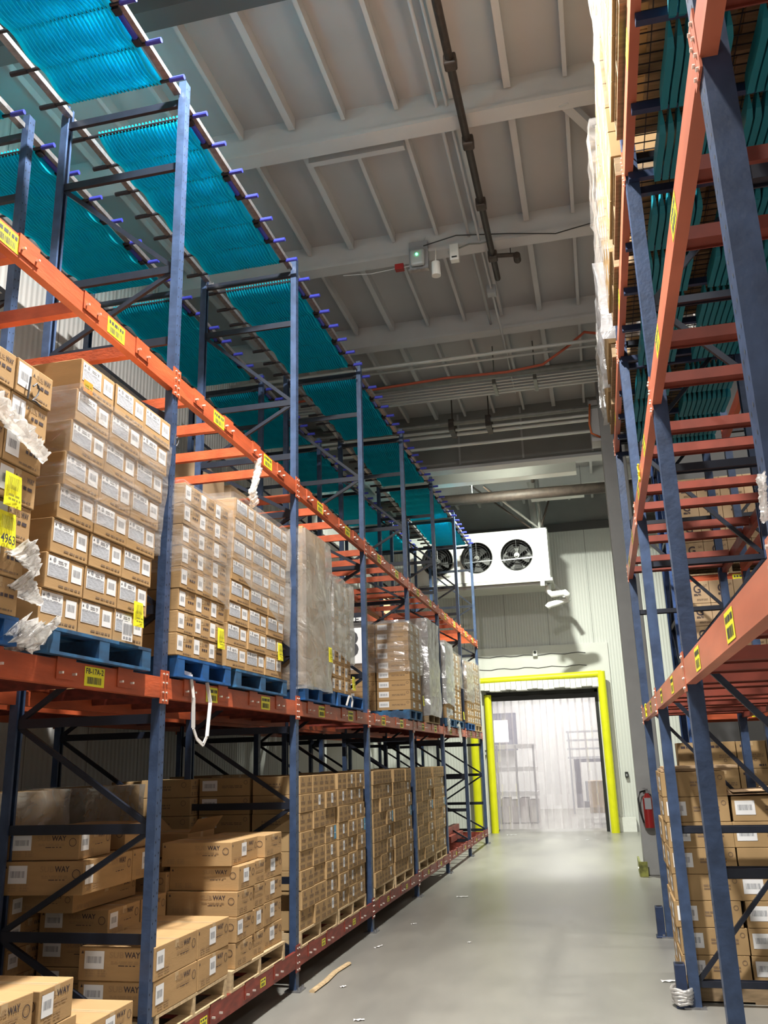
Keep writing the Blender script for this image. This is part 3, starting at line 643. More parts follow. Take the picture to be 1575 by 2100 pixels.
def rack(name, label, origin, rotz, frames, depth, H, levels, zs, holes=True, bluem=BLUE, wy=0.075, wx=0.06, bars=(0.35, 0.9, 1.5, 2.1),
         group=None, skip_top=(), rear=True, topfree=None):
    R = root(name, label, 'pallet rack', (*origin, 0), rotz, group)
    fm = frame_mesh(depth, H, wy, wx, holes, [bluem, HOLE, STEEL]); hb, dbs = brace_meshes(depth, zs, wx, BRACE)
    for y in frames:
        f = inst('upright_frame', fm, R, (0, y, 0))
        for i, z in enumerate(zs):
            inst('horizontal_brace', hb, f, (0, 0, z))
            if i < len(dbs)-(1 if rotz == 0 else 0): inst('diagonal_brace', dbs[i], f, (0, 0, z))
    cb = {}
    for y0, y1 in zip(frames[:-1], frames[1:]):
        L = y1-y0
        for li, lv in enumerate(levels):
            z, m, opts = lv
            clips = bars if opts.get('clip') else ()
            b = inst('load_beam', beam_mesh(L, m, clips), R, (0, y0, z))
            if 'label' in opts:
                for c in ((0.72, 1.78) if 'two' in opts else (1.0,)):
                    inst('location_label', LLABS if z < 1 else LLABB if (opts.get('big') == (y0, c)) else LLAB, b, (0.0065, c*L/2.6, 0.0))
            if rear: inst('load_beam', beam_mesh(L, opts.get('rearm', m), ()), R, (-depth, y0, z), (0, 0, 0)).scale = (-1, 1, 1)
            if 'bar' in opts:
                key = opts['bar'].name
                if key not in cb: cb[key] = MB().box(-depth+0.05, -0.05, -0.035, 0.035, -0.03, 0.03).box(-depth+0.05, -0.05, -0.038, -0.032, -0.04, 0.04).mesh('crossbar', opts['bar'])
                for c in bars: inst('crossbar', cb[key], R, (0, y0+c, z+0.015))
    return R

REDBAR = mat('shade_dark_red_crossbar', (0.22, 0.040, 0.022), 0.55, var=0.3, vscale=6)  # crossbar colour darkened: shade from the top loads is painted in
# frame lines of the left racks: ..., 2.59, 5.19, ..., 20.79
LF = [2.59+2.6*k for k in range(-1, 8)]
LZS = [0.30, 0.87, 1.49, 2.15, 2.85, 3.6, 4.2, 4.8, 5.38, 6.27, 6.85]
L1 = rack('pallet_rack', 'blue and orange pallet rack lining the left side of the aisle', (-2.707, 0), 0, LF, 1.09, 7.03,
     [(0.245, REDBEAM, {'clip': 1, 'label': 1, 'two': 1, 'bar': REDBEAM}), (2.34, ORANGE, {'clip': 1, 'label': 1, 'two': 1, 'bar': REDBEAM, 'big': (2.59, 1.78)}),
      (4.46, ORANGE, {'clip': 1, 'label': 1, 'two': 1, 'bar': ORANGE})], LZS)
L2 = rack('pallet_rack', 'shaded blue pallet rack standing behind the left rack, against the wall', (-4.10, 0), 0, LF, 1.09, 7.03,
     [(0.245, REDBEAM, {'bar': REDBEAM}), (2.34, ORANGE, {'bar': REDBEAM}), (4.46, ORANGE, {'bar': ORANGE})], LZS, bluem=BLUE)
RZS = [0.16, 1.26, 2.35, 3.41, 4.46, 5.50, 6.4]
RF = [10.37-y for y in (10.37, 7.68, 4.99, 2.30, -0.39, -3.08)]
rb = (0.2, 0.72, 1.65, 2.1)
R1 = rack('pallet_rack', 'tall blue and orange pallet rack along the right edge of the aisle', (0.46, 10.37), PI, RF, 1.07, 6.82,
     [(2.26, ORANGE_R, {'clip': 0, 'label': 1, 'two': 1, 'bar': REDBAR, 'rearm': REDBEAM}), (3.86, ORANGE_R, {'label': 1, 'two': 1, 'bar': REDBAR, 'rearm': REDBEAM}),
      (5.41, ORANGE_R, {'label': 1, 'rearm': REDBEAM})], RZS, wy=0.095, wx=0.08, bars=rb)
R2 = rack('pallet_rack', 'second blue rack back to back with the right-hand rack', (1.70, 10.37), PI, RF[:5], 1.07, 6.82,
     [(2.26, ORANGE, {'bar': REDBEAM}), (3.86, ORANGE, {'bar': REDBEAM}), (5.41, ORANGE, {})], RZS, holes=False, wy=0.095, wx=0.08, bars=rb)
R3 = rack('pallet_rack', 'cross-wise pallet rack beyond the end of the right-hand rack', (1.02, 10.95), -PI/2, [0, 2.75, 5.5], 1.07, 6.5,
     [(2.27, ORANGE, {'label': 1, 'two': 1}), (3.83, ORANGE, {'label': 1, 'two': 1})], RZS[:6], bluem=BLUELT, wy=0.1)
# foot guards wrapped in film at the two near right posts
for y, lb in ((7.68, 'dark guard block wrapped in film at the foot of the nearer right rack post'), (10.37, 'dark metal guard at the foot of the far right rack post')):
    o = root('post_guard', lb, 'post guard', (0.40, y, 0))
    MB().box(-0.03, 0.05, -0.055, 0.055, 0.0, 0.30).box(-0.045, 0.055, -0.07, 0.07, 0.0, 0.02).obj('guard_block', BLUE_D, o, bevel=0.006)
    MB().tube((0.01, 0.0, 0.30), (0.01, 0.0, 0.302), 0.03, 14).obj('top_hole', HOLE, o)
    if y < 8:
        q = MB(); 
        for k in range(5): q.path([(0.01+0.075*math.cos(a)*(1+0.1*math.sin(3*a+k)), 0.10*math.sin(a), 0.04+0.022*k+0.006*math.sin(4*a+k)) for a in [2*PI*i/16 for i in range(17)]], 0.012, 6)
        q.obj('wrapped_film', SCRAP, o, smooth=True)

# ------------------------------------------------------------------ teal slatted panels
def fins(n, dx, L, seg, thick, hgt, amp, name, m):
    q = MB(); N = int(L/0.045)
    for i in range(n):
        x = -i*dx; prof = []
        for k in range(N+1):
            y = L*k/N; ph = 2*PI*y/seg+0.35*math.sin(i*0.7)
            zb = -hgt+amp*(0.5+0.5*math.cos(ph)); wob = 0.006*math.sin(ph*1.0+i*0.3)
            if k == 0 or k == N: zb = -hgt*0.45
            prof.append((y, zb, wob*0.45))
        for (ya, za, wa), (yb, zb, wb) in zip(prof[:-1], prof[1:]):
            h = thick/2
            q.quad([(x-h+wa*0.2, ya, 0), (x-h+wb*0.2, yb, 0), (x-h*0.5+wb, yb, zb), (x-h*0.5+wa, ya, za)])
            q.quad([(x+h+wa*0.2, ya, 0), (x+h*0.5+wa, ya, za), (x+h*0.5+wb, yb, zb), (x+h+wb*0.2, yb, 0)])
            q.quad([(x-h*0.5+wa, ya, za), (x-h*0.5+wb, yb, zb), (x+h*0.5+wb, yb, zb), (x+h*0.5+wa, ya, za)])
        for y, zb, wb in (prof[0], prof[-1]): q.quad([(x-thick/2, y, 0), (x+thick/2, y, 0), (x+thick*0.25+wb, y, zb), (x-thick*0.25+wb, y, zb)])
    return q.mesh(name, m)
FIN = fins(26, 0.0305, 2.22, 0.366, 0.010, 0.10, 0.028, 'slat_sheet', TEAL)
ROD = MB().tube((0.10, 0, 0), (-0.02, 0, 0), 0.020, 10, 1).tube((-0.02, 0, 0), (-1.0, 0, 0), 0.014, 8, 0).tube((-1.0, 0, 0), (-1.14, 0, 0), 0.020, 10, 0).mesh('support_rod', [RODBLK, CAPBLUE])
CLMP = MB().box(-0.10, -0.045, -0.03, 0.03, -0.035, 0.03).box(-0.10, -0.045, 0.25, 0.31, -0.035, 0.03).tube((-0.07, 0.0, -0.01), (-0.07, 0.28, -0.01), 0.022, 10, 1).mesh('clamp', [RODBLK, CAPBLUE])
RAILF = MB().box(-0.02, 0.02, 0.045, 2.555, -0.03, 0.0).box(-0.028, -0.02, 0.045, 2.555, -0.03, 0.05).box(0.02, 0.026, 0.045, 2.555, -0.03, 0.015).mesh('side_rail', STEEL)
cnt = 0
names = ['nearest', 'second', 'third', 'fourth', 'fifth', 'sixth', 'farthest', 'eighth']
def teal_panels(x0, frames, who, grp, off=1):
    for k, y in enumerate(frames):
        o = root('slatted_teal_panel', 'teal translucent slatted panel atop %s, %s bay from the camera' % (who, names[k]), 'slatted panel', (x0, y, 6.93), group=grp)
        inst('slat_sheet', FIN, o, (-0.10, 0.19, 0.0))
        for i in range(7): inst('support_rod', ROD, o, (0.0, 0.20+0.366*i, -0.03))
        for i in range(3): inst('clamp', CLMP, o, (0.0, 0.25+0.73*i, -0.02))
        inst('side_rail', RAILF, o, (-0.035, 0, 0.0)); inst('side_rail', RAILF, o, (-0.98, 0, 0.0))
teal_panels(-2.737, LF[1:-1], 'the left rack', 'teal panels on the left rack')
teal_panels(-4.12, LF[1:-1], 'the rear left rack', 'teal panels on the rear left rack')
# right rack: fins hung under the top deck, wire deck above
def rfin(n, L, m):
    q = MB(); dx = 0.046; N = 14
    for i in range(n):
        x = i*dx; prof = []
        for k in range(N+1):
            t = k/N; tip = min(1.0, min(t, 1-t)/0.12); th = 0.034*math.sqrt(tip)+0.002
            prof.append((L*t, x+0.003*math.sin(t*2*PI), th, -0.13*math.sqrt(max(0.05, tip))))
        for (ya, xa, ta, za), (yb, xb, tb, zb) in zip(prof[:-1], prof[1:]):
            q.quad([(xa-ta*0.3, ya, 0), (xb-tb*0.3, yb, 0), (xb-tb/2, yb, zb), (xa-ta/2, ya, za)])
            q.quad([(xa+ta*0.3, ya, 0), (xa+ta/2, ya, za), (xb+tb/2, yb, zb), (xb+tb*0.3, yb, 0)])
            q.quad([(xa-ta/2, ya, za), (xb-tb/2, yb, zb), (xb+tb/2, yb, zb), (xa+ta/2, ya, za)])
    return q.mesh('slat_sheet', m)
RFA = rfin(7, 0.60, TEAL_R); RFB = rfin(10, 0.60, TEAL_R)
XR = MB().box(0, 1.02, -0.02, 0.02, -0.05, 0.0).mesh('cross_rod', BLUE_D)
WD = MB()
for i in range(12): WD.box(0.02+0.09*i, 0.025+0.09*i, 0.03, 2.64, -0.004, 0.004)
for i in range(36): WD.box(0.0, 1.05, 0.04+0.0735*i, 0.045+0.0735*i, -0.008, -0.002)
WDM = WD.mesh('wire_deck', DECKW)
rn = ['farthest', 'third', 'second', 'nearest', 'hindmost']
for k, y in enumerate((7.68, 4.99, 2.30, -0.39)):
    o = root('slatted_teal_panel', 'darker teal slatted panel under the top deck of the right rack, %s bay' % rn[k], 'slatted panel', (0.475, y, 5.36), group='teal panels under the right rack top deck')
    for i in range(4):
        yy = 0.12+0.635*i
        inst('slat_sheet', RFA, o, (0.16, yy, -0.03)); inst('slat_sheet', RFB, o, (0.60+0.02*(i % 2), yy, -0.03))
        inst('cross_rod', XR, o, (0.0, yy-0.02, -0.02))
    inst('cross_rod', XR, o, (0.0, 2.62, -0.02))
    d = inst('wire_deck', WDM, None, (0.475, y, 5.50)); tag(d, 'dark wire mesh deck on the top level of the right rack, %s bay' % rn[k], 'wire deck', 'wire decks on the right rack')

# ================================================================== PALLETS
def pallet_meshes(w, d, m, broken=False):
    """w along y (aisle), d along x; front edge at x=0, origin front-bottom-centre"""
    top = MB(); n = 7; bw = 0.095
    for i in range(n):
        x = -0.0-(d-bw)*i/(n-1); top.box(x-bw, x, -w/2, w/2, 0.118, 0.136)
    bot = MB()
    for x in (0, -d/2+0.05, -d+bw): bot.box(x-bw, x, -w/2, w/2, 0.0, 0.016)
    st = MB().box(-d, -0.001, -0.02, 0.02, 0.016, 0.118)
    return top.mesh('top_boards', m), bot.mesh('bottom_boards', m), st.mesh('stringer', m)
_pm = {}
def pallet(label, x, y0, y1, z, m, rotz=0, d=1.05, group=None, blocky=False):
    w = round(y1-y0, 2); k = (w, d, m.name)
    if k not in _pm: _pm[k] = pallet_meshes(w, d, m)
    t, b, s = _pm[k]
    o = root('pallet', label, 'pallet', (x, (y0+y1)/2, z), rotz, group)
    inst('top_boards', t, o); inst('bottom_boards', b, o)
    sw = 2.6 if blocky else 1.0
    for yy in (-w/2+0.02*sw, 0, w/2-0.02*sw): inst('stringer', s, o, (0, yy, 0), scale=(1, sw, 1))
    return o

# ================================================================== CARTONS
def body(w, d, h, m, tape=True, bulge=0.0):
    import bmesh
    bm = bmesh.new(); bmesh.ops.create_cube(bm, size=1.0)
    for v in bm.verts: v.co = Vector(((v.co.x-0.5)*d, v.co.y*w, (v.co.z+0.5)*h))
    bmesh.ops.bevel(bm, geom=list(bm.edges), offset=0.004, segments=2, affect='EDGES', profile=0.5)
    q = MB(); bm.verts.ensure_lookup_table()
    q.v = [tuple(v.co) for v in bm.verts]; q.f = [tuple(v.index for v in f.verts) for f in bm.faces]; q.m = [0]*len(q.f); bm.free()
    if tape:
        q.quad([(-d+0.003, -0.024, h+0.0006), (-0.003, -0.024, h+0.0006), (-0.003, 0.024, h+0.0006), (-d+0.003, 0.024, h+0.0006)], 1)
        q.quad([(-d+0.003, -0.0015, h+0.001), (-0.003, -0.0015, h+0.001), (-0.003, 0.0015, h+0.001), (-d+0.003, 0.0015, h+0.001)], 2)
        q.quad([(0.0006, -0.024, h-0.05), (0.0006, 0.024, h-0.05), (0.0006, 0.024, h-0.003), (0.0006, -0.024, h-0.003)], 1)
    return q.mesh('carton_body', [m, TAPE, FOLD])
_ck = {}
def way_face(q, F, w, h, seed, ringright=True):
    """printed face: faint SUB, bold WAY, ring, rows of small print"""
    u1 = w/2-0.02; rr = min(0.028, h*0.15)
    if w > 0.3:
        ringd(q, F, u1-rr, h*0.62, rr*0.86, rr, 0.0008, 0); ringd(q, F, u1-rr, h*0.62, rr*0.55, rr*0.62, 0.0008, 1)
        e = u1-2*rr-0.02; s = min(0.20, w*0.42)
        text(q, F, 'WAY', e-s*0.5, e, h*0.68, h*0.86, 0.001, 0); text(q, F, 'SUB', e-s, e-s*0.53, h*0.68, h*0.86, 0.0008, 1)
        lines(q, F, e-s*0.95, e-0.01, h*0.50, h*0.60, 0.0008, 1, 2, seed, 0.6); lines(q, F, e-s*0.7, e-0.03, h*0.44, h*0.49, 0.0008, 0, 1, seed+3, 0.5)
    else:
        s = w*0.8; text(q, F, 'WAY', 0, s*0.48, h*0.68, h*0.86, 0.001, 0); text(q, F, 'SUB', -s*0.5, -s*0.03, h*0.68, h*0.86, 0.0008, 1)
        lines(q, F, -s*0.45, s*0.4, h*0.46, h*0.60, 0.0008, 1, 2, seed, 0.6)
    tri(q, F, -w/2+0.025, h*0.80, 0.018, 0.0008, 0)
    for a, b in ((-w/2+0.05, -w/2+0.11), (-w/2+0.13, -w/2+0.19)):
        if b < w/2-0.02: lines(q, F, a, b, h*0.12, h*0.34, 0.0008, 1, 3, seed+5, 0.7)
def carton(kind, w, d, h, km=None):
    k = (kind, round(w, 3), round(d, 3), round(h, 3), km.name if km else '')
    if k in _ck: return _ck[k]
    F = FPX(0.0006); S = FNY(-(w/2+0.0006)); pr = MB(); lb = MB(); l2 = MB(); m = km or KRAFT
    inks = [INK, INKF, INKG]; labs = [LABEL, BAR, LABELG, BARG, BSTK]
    if kind == 'doc':                  # large printed sheet and a barcode label
        rect(lb, F, -w*0.45, w*0.08, h*0.34, h*0.93, 0.001, 0); rect(lb, F, -w*0.43, w*0.06, h*0.37, h*0.70, 0.0016, 2)
        tri(lb, F, -w*0.40, h*0.80, h*0.08, 0.0018, 1); ringd(lb, F, -w*0.29, h*0.84, 0.0, 0.013, 0.0018, 3, 8)
        lines(lb, F, -w*0.20, w*0.02, h*0.77, h*0.88, 0.0018, 3, 2, 2, 0.5); lines(lb, F, -w*0.42, w*0.0, h*0.66, h*0.74, 0.0018, 3, 2, 4, 0.5)
        rect(l2, F, w*0.16, w*0.44, h*0.36, h*0.86, 0.001, 0); barcode(l2, F, w*0.20, w*0.40, h*0.54, h*0.74, 0.0016, 3, 9)
        lines(pr, F, -w*0.15, w*0.42, h*0.12, h*0.19, 0.0008, 2, 1, 6, 0.8)
    elif kind == 'sub':                # label, triangle and WAY print
        rect(lb, F, -w*0.47, -w*0.12, h*0.22, h*0.90, 0.001, 0); barcode(lb, F, -w*0.40, -w*0.19, h*0.42, h*0.66, 0.0016, 3, 9)
        tri(pr, F, w*-0.04, h*0.74, h*0.09, 0.0008, 0)
        text(pr, F, 'SUB', w*0.04, w*0.22, h*0.68, h*0.84, 0.0008, 1); text(pr, F, 'WAY', w*0.24, w*0.44, h*0.68, h*0.84, 0.001, 0)
        lines(pr, F, w*0.06, w*0.40, h*0.46, h*0.60, 0.0008, 0, 1, 3, 0.7); lines(pr, F, -w*0.1, w*0.42, h*0.10, h*0.17, 0.0008, 2, 1, 7, 0.7)
    elif kind in ('way', 'wayl', 'wayn'):
        way_face(pr, F, w, h, 11)
        S2 = lambda u, v, l=0.0: S(u-d/2, v, l)
        way_face(pr, S2, d, h, 23)
        if kind != 'wayn':
            a = -0.07 if kind == 'way' else -w/2+0.02; rect(lb, F, a, a+0.10, h*0.30, h*0.86, 0.0016, 0); barcode(lb, F, a+0.015, a+0.085, h*0.48, h*0.70, 0.0022, 3, 9)
        if kind == 'wayl':
            rect(l2, S2, -d*0.42, -d*0.42+0.13, h*0.35, h*0.88, 0.0016, 0); barcode(l2, S2, -d*0.42+0.015, -d*0.42+0.115, h*0.52, h*0.72, 0.0022, 3, 12)
    elif kind in ('meat', 'meatl', 'meatb'):    # small dense print blocks, maybe a white label or blue sticker
        for a in (-w*0.30, w*0.22):
            ringd(pr, F, a, h*0.80, 0, 0.018, 0.0008, 2, 8); lines(pr, F, a-w*0.14, a+w*0.16, h*0.46, h*0.66, 0.0008, 2, 2, 3, 0.7)
            for b in (-0.12, 0.0, 0.11): lines(pr, F, a+b*w-0.014, a+b*w+0.014, h*0.10, h*0.30, 0.0008, 2, 2, 5, 0.8)
        S2 = lambda u, v, l=0.0: S(u-d/2, v, l)
        ringd(pr, S2, d*0.36, h*0.7, 0.02, 0.026, 0.0008, 2, 12); lines(pr, S2, -d*0.3, d*0.1, h*0.4, h*0.7, 0.0008, 2, 2, 8, 0.6)
        if kind != 'meat': rect(lb, F, -w*0.08, w*0.10, h*0.30, h*0.88, 0.0016, 0); barcode(lb, F, -w*0.05, w*0.07, h*0.48, h*0.72, 0.0022, 3, 6)
        if kind == 'meatb': rect(l2, F, w*0.26, w*0.46, h*0.14, h*0.94, 0.0016, 4); rect(l2, F, w*0.28, w*0.44, h*0.5, h*0.53, 0.0022, 0)
    elif kind == 'gg':                 # large G print
        text(pr, F, 'G', -w*0.15, w*0.15, h*0.46, h*0.84, 0.001, 0); lines(pr, F, -w*0.15, w*0.15, h*0.34, h*0.44, 0.0008, 0, 2, 2, 0.8)
        lines(pr, F, -w*0.05, w*0.4, h*0.12, h*0.22, 0.0008, 2, 2, 4, 0.6); lines(pr, F, w*0.28, w*0.44, h*0.74, h*0.86, 0.0008, 2, 2, 9, 0.6)
    elif kind == 'plain':
        lines(pr, F, -w*0.38, -w*0.08, h*0.78, h*0.88, 0.0008, 0, 1, 2, 0.9); lines(pr, F, -w*0.1, w*0.4, h*0.42, h*0.56, 0.0008, 2, 2, 4, 0.5)
        ringd(pr, F, w*0.1, h*0.32, 0.012, 0.02, 0.0008, 2, 8); lines(pr, F, w*0.2, w*0.44, h*0.08, h*0.16, 0.0008, 0, 1, 9, 0.9)
    elif kind == 'side':               # only the -Y (camera) side shows: barcode label and print
        S2 = lambda u, v, l=0.0: S(u-d/2, v, l)
        rect(lb, S2, -d*0.44, -d*0.44+0.15, h*0.30, h*0.88, 0.0016, 0); barcode(lb, S2, -d*0.44+0.02, -d*0.44+0.13, h*0.46, h*0.70, 0.0022, 3, 12)
        lines(pr, S2, -d*0.05, d*0.35, h*0.45, h*0.62, 0.0008, 2, 2, 2, 0.6); ringd(pr, S2, d*0.42, h*0.75, 0.014, 0.02, 0.0008, 2, 10)
        rect(l2, F, -w*0.1, w*0.25, h*0.25, h*0.80, 0.0016, 0); barcode(l2, F, -w*0.05, w*0.20, h*0.42, h*0.6, 0.0022, 3, 8)
        tri(pr, F, w*0.38, h*0.78, 0.02, 0.001, 0)
    elif kind in ('sider', 'siden'):   # as 'side' but for loads that face the other way: the camera sees local +Y
        S3 = lambda u, v, l=0.0: FPY(w/2+0.0006)(u+d/2, v, l)
        if kind == 'sider': rect(lb, S3, -d*0.46, -d*0.46+0.15, h*0.26, h*0.82, 0.0016, 0); barcode(lb, S3, -d*0.46+0.02, -d*0.46+0.13, h*0.44, h*0.66, 0.0022, 3, 12)
        lines(pr, S3, -d*0.05, d*0.35, h*0.42, h*0.66, 0.0008, 2, 2, 2, 0.6); ringd(pr, S3, d*0.42, h*0.75, 0.014, 0.02, 0.0008, 2, 10)
        rect(l2, F, -w*0.1, w*0.25, h*0.25, h*0.80, 0.0016, 0); barcode(l2, F, -w*0.05, w*0.20, h*0.42, h*0.6, 0.0022, 3, 8)
        tri(pr, F, w*0.38, h*0.78, 0.02, 0.001, 0)
    elif kind == 'bland': pass
    res = [('carton_body', body(w, d, h, m, kind not in ('meat', 'meatl')))]
    r = (res[0][1], pr.mesh('printing', inks) if pr.f else None, lb.mesh('shipping_label', labs) if lb.f else None, l2.mesh('shipping_label', labs) if l2.f else None)
    _ck[k] = r; return r
NBOX = 0
def put(kind, w, d, h, x, y, z, label, group, rz=0.0, km=None):
    global NBOX
    b, p, l, l2 = carton(kind, w, d, h, km)
    o = inst('cardboard_box', b, None, (x, y, z), (0, 0, rz)); tag(o, label, 'box', group)
    if p: inst('printing', p, o)
    if l: inst('shipping_label' if kind != 'doc' else 'content_sheet', l, o)
    if l2: inst('colour_sticker' if kind == 'meatb' else 'shipping_label', l2, o)
    NBOX += 1; return o
ORD = ['bottom', 'second', 'third', 'fourth', 'fifth', 'sixth', 'seventh', 'eighth', 'ninth', 'tenth']
def colname(c, n):
    return {1: 'single column', 2: ('left', 'right')[c] if n == 2 else '', 3: ''}.get(n, '') if n < 3 else (['left', 'middle', 'right'][c] if n == 3 else ['first', 'second', 'third', 'fourth', 'fifth'][c]+' from left')
def load(look, where, grp, kind, x, y0, y1, z0, ncol, nrow, h, d=0.52, leanx=0.0, leany=0.0, jit=0.004, deep=0, kinds=None, km=None, rotz=0, cols=None, missing=()):
    """cartons stacked in columns; rotz=0 faces the left aisle side (+X), pi faces -X"""
    w = (y1-y0)/ncol; rnd = random.Random(hash(where) % 1000 if False else len(where)*7+nrow)
    for r in range(nrow):
        for c in range(ncol):
            if (r, c) in missing: continue
            k = kinds(r, c) if kinds else kind
            xx = x+leanx*r+rnd.uniform(-jit, jit); yy = y0+w*(c+0.5)+leany*r+rnd.uniform(-jit, jit)*0.3
            cc = c if rotz == 0 else ncol-1-c
            put(k, w-0.006, d, h-0.0025, xx, yy, z0+h*r, '%s carton, %s layer up, %s column, %s' % (look, ORD[r], colname(cc, ncol), where) if r else '%s carton, bottom layer, %s column, %s' % (look, colname(cc, ncol), where), grp, rotz+rnd.uniform(-0.006, 0.006), km)
        for q in range(deep):
            s = -1 if rotz == 0 else 1
            c = 0
            put('bland', w-0.006, d, h-0.0025, x+leanx*r+s*(d+0.012)*(q+1), y0+w*0.5+leany*r, z0+h*r, 'plain side carton, %s layer, %s row back, %s' % (ORD[r], ('second', 'third')[q], where), grp, rotz, km)
def wrap(label, x0, x1, y0, y1, z0, z1, m, seed=0, amp=0.012, slant=0.0, sides='fnb', cat='stretch wrap', leanx=0, leany=0):
    """loose stretch film skin around a load: front (+X or -X), near and far sides"""
    q = MB(); N = 14; Z = 10; per = []
    pts = [(x0, y0), (x1, y0), (x1, y1), (x0, y1)]
    path = []
    for a, b in ((0, 1), (1, 2), (2, 3), (3, 0)):
        for k in range(N):
            t = k/N; path.append((pts[a][0]+(pts[b][0]-pts[a][0])*t, pts[a][1]+(pts[b][1]-pts[a][1])*t))
    n = len(path); cx, cy = (x0+x1)/2, (y0+y1)/2; G = []
    for j in range(Z+1):
        row = []
        for i, (x, y) in enumerate(path):
            t = j/Z; zz = z0+(z1-z0)*t
            if j == 0: zz += slant*(y-y0)/(y1-y0) + 0.03*noise.noise(Vector((x*3, y*3, seed)))
            dn = amp*(1.0+noise.noise(Vector((x*5, y*5, zz*7+seed*3)))*1.4)
            dx, dy = (x-cx), (y-cy); l = math.hypot(dx/(abs(x1-x0)/2), dy/(abs(y1-y0)/2)) or 1
            nx = math.copysign(1, dx) if abs(abs(dx)-abs(x1-x0)/2) < 1e-4 else 0; ny = math.copysign(1, dy) if abs(abs(dy)-abs(y1-y0)/2) < 1e-4 else 0
            row.append((x+nx*dn+leanx*t, y+ny*dn+leany*t, zz))
        G.append(row)
    for j in range(Z):
        for i in range(n):
            i2 = (i+1) % n; q.quad([G[j][i], G[j][i2], G[j+1][i2], G[j+1][i]])
    o = q.obj('stretch_wrap', m, smooth=True); tag(o, label, cat); return o
def yellow_tag(label, x, y, z, face=1, num=None, s=1.0):
    q = MB(); F = FPX(0) if face > 0 else FNX(0)
    q.quad([F(-0.055*s, 0.075*s, 0.002), F(0.055*s, 0.075*s, 0.0), F(0.055*s, -0.075*s, 0.012), F(-0.055*s, -0.075*s, 0.004)], 0)
    barcode(q, lambda u, v, l=0: F(u, v, l+0.009), -0.045*s, 0.04*s, 0.0, 0.055*s, 0.004, 1, 10)
    if num: text(q, lambda u, v, l=0: F(u, v, l+0.012), num, -0.045*s, 0.045*s, -0.06*s, -0.02*s, 0.004, 2)
    else: lines(q, lambda u, v, l=0: F(u, v, l+0.012), -0.04*s, 0.04*s, -0.05*s, -0.015*s, 0.004, 1, 2, 4, 0.6)
    o = q.obj('yellow_tag', [YLAB, YINK, BAR]); o.location = (x, y, z); tag(o, label, 'tag', 'yellow tags on the pallet loads'); return o
def scrap(name, label, pts, r, m, seed=1, cat='plastic film', flat=1.0):
    """crumpled film: a lumpy strand that swells and thins along its path"""
    q = MB(); n = 14; P = []
    path = [Vector(p) for p in pts]; M_ = 24; out = []
    for k in range(M_+1):
        t = k/M_*(len(path)-1); i = min(int(t), len(path)-2); out.append(path[i].lerp(path[i+1], t-i))
    for j, p in enumerate(out):
        row = []; rr = r[0]+(r[1]-r[0])*j/M_ if isinstance(r, tuple) else r
        for k in range(n):
            a = 2*PI*k/n; e = rr*(1+0.9*noise.noise(Vector((math.cos(a)*2.1, math.sin(a)*2.1+seed, j*0.55))))
            row.append((p.x+math.cos(a)*e*flat, p.y+math.sin(a)*e, p.z+math.sin(a*2+1)*e*0.4+math.cos(a)*e*0.5))
        P.append(row)
    for j in range(M_):
        for k in range(n): q.quad([P[j][k], P[j][(k+1) % n], P[j+1][(k+1) % n], P[j+1][k]])
    o = q.obj(name, m, smooth=True); tag(o, label, cat); return o

# ------------------------------------------------------------------ left rack, middle level (pallet bottoms at z = 2.42)
ZM = 2.42; ZL = ZM+0.138; FX = -2.66
pallet('bright blue pallet at the left edge, middle rack level', FX, 2.66, 3.62, ZM, PBLUE, blocky=True)
pallet('scuffed blue pallet left of the nearest tall blue post', FX, 3.86, 4.92, ZM, PBLUE2, blocky=True)
pallet('bright blue pallet just right of the nearest tall post', FX, 5.28, 6.15, ZM, PBLUE, blocky=True)
pallet('worn blue pallet left of the second tall post', FX, 6.25, 7.38, ZM, PBLUE2, blocky=True)
pallet('blue pallet under the film-covered load past the second post', FX, 7.88, 8.85, ZM, PBLUE, blocky=True)
pallet('blue pallet with a white band left of the third post', FX, 8.95, 10.05, ZM, PBLUE, blocky=True)
pallet('blue pallet under the stack right after the third bay gap', FX, 12.55, 13.5, ZM, PBLUE2, blocky=True)
pallet('brown pallet under the silver-wrapped tall load', FX, 14.0, 15.0, ZM, WOODD)
pallet('blue pallet between the fifth and sixth posts, left one', FX, 15.66, 16.6, ZM, PBLUE2, blocky=True)
pallet('blue pallet left of the sixth post on the middle level', FX, 16.7, 17.7, ZM, PBLUE2, blocky=True)
pallet('blue pallet right of the sixth post on the middle level', FX, 18.3, 19.3, ZM, PBLUE, blocky=True)
pallet('pale wooden pallet last in the middle level row', FX, 19.45, 20.45, ZM, WOOD)
gm = 'labelled cartons on the middle rack level'
load('kraft', 'far-left load by the 4963 tag', gm, 'sub', FX, 2.72, 3.60, ZL, 3, 7, 0.178, d=0.5, leanx=0.008, leany=0.01)
load('sheet-labelled', 'load left of the nearest post', gm, 'doc', FX-0.03, 3.80, 4.86, ZL, 3, 8, 0.188, d=0.5, leanx=0.009, leany=0.018, deep=1)
load('triangle-marked', 'load right of the nearest post', gm, 'sub', FX, 5.25, 6.0, ZL, 3, 8, 0.148, d=0.5, leanx=0.003)
load('sheet-labelled', 'load left of the second post', gm, 'doc', FX, 6.04, 7.24, ZL, 3, 8, 0.166, d=0.5, leanx=0.003, leany=0.012, deep=1)
load('film-covered', 'load behind the second post', gm, 'bland', FX-0.01, 7.84, 8.58, ZL, 2, 6, 0.256, d=0.5, deep=1)
load('small-labelled', 'load left of the third post', gm, 'sub', FX, 8.74, 9.46, ZL, 3, 8, 0.148, d=0.5, deep=1, kinds=lambda r, c: 'sub')
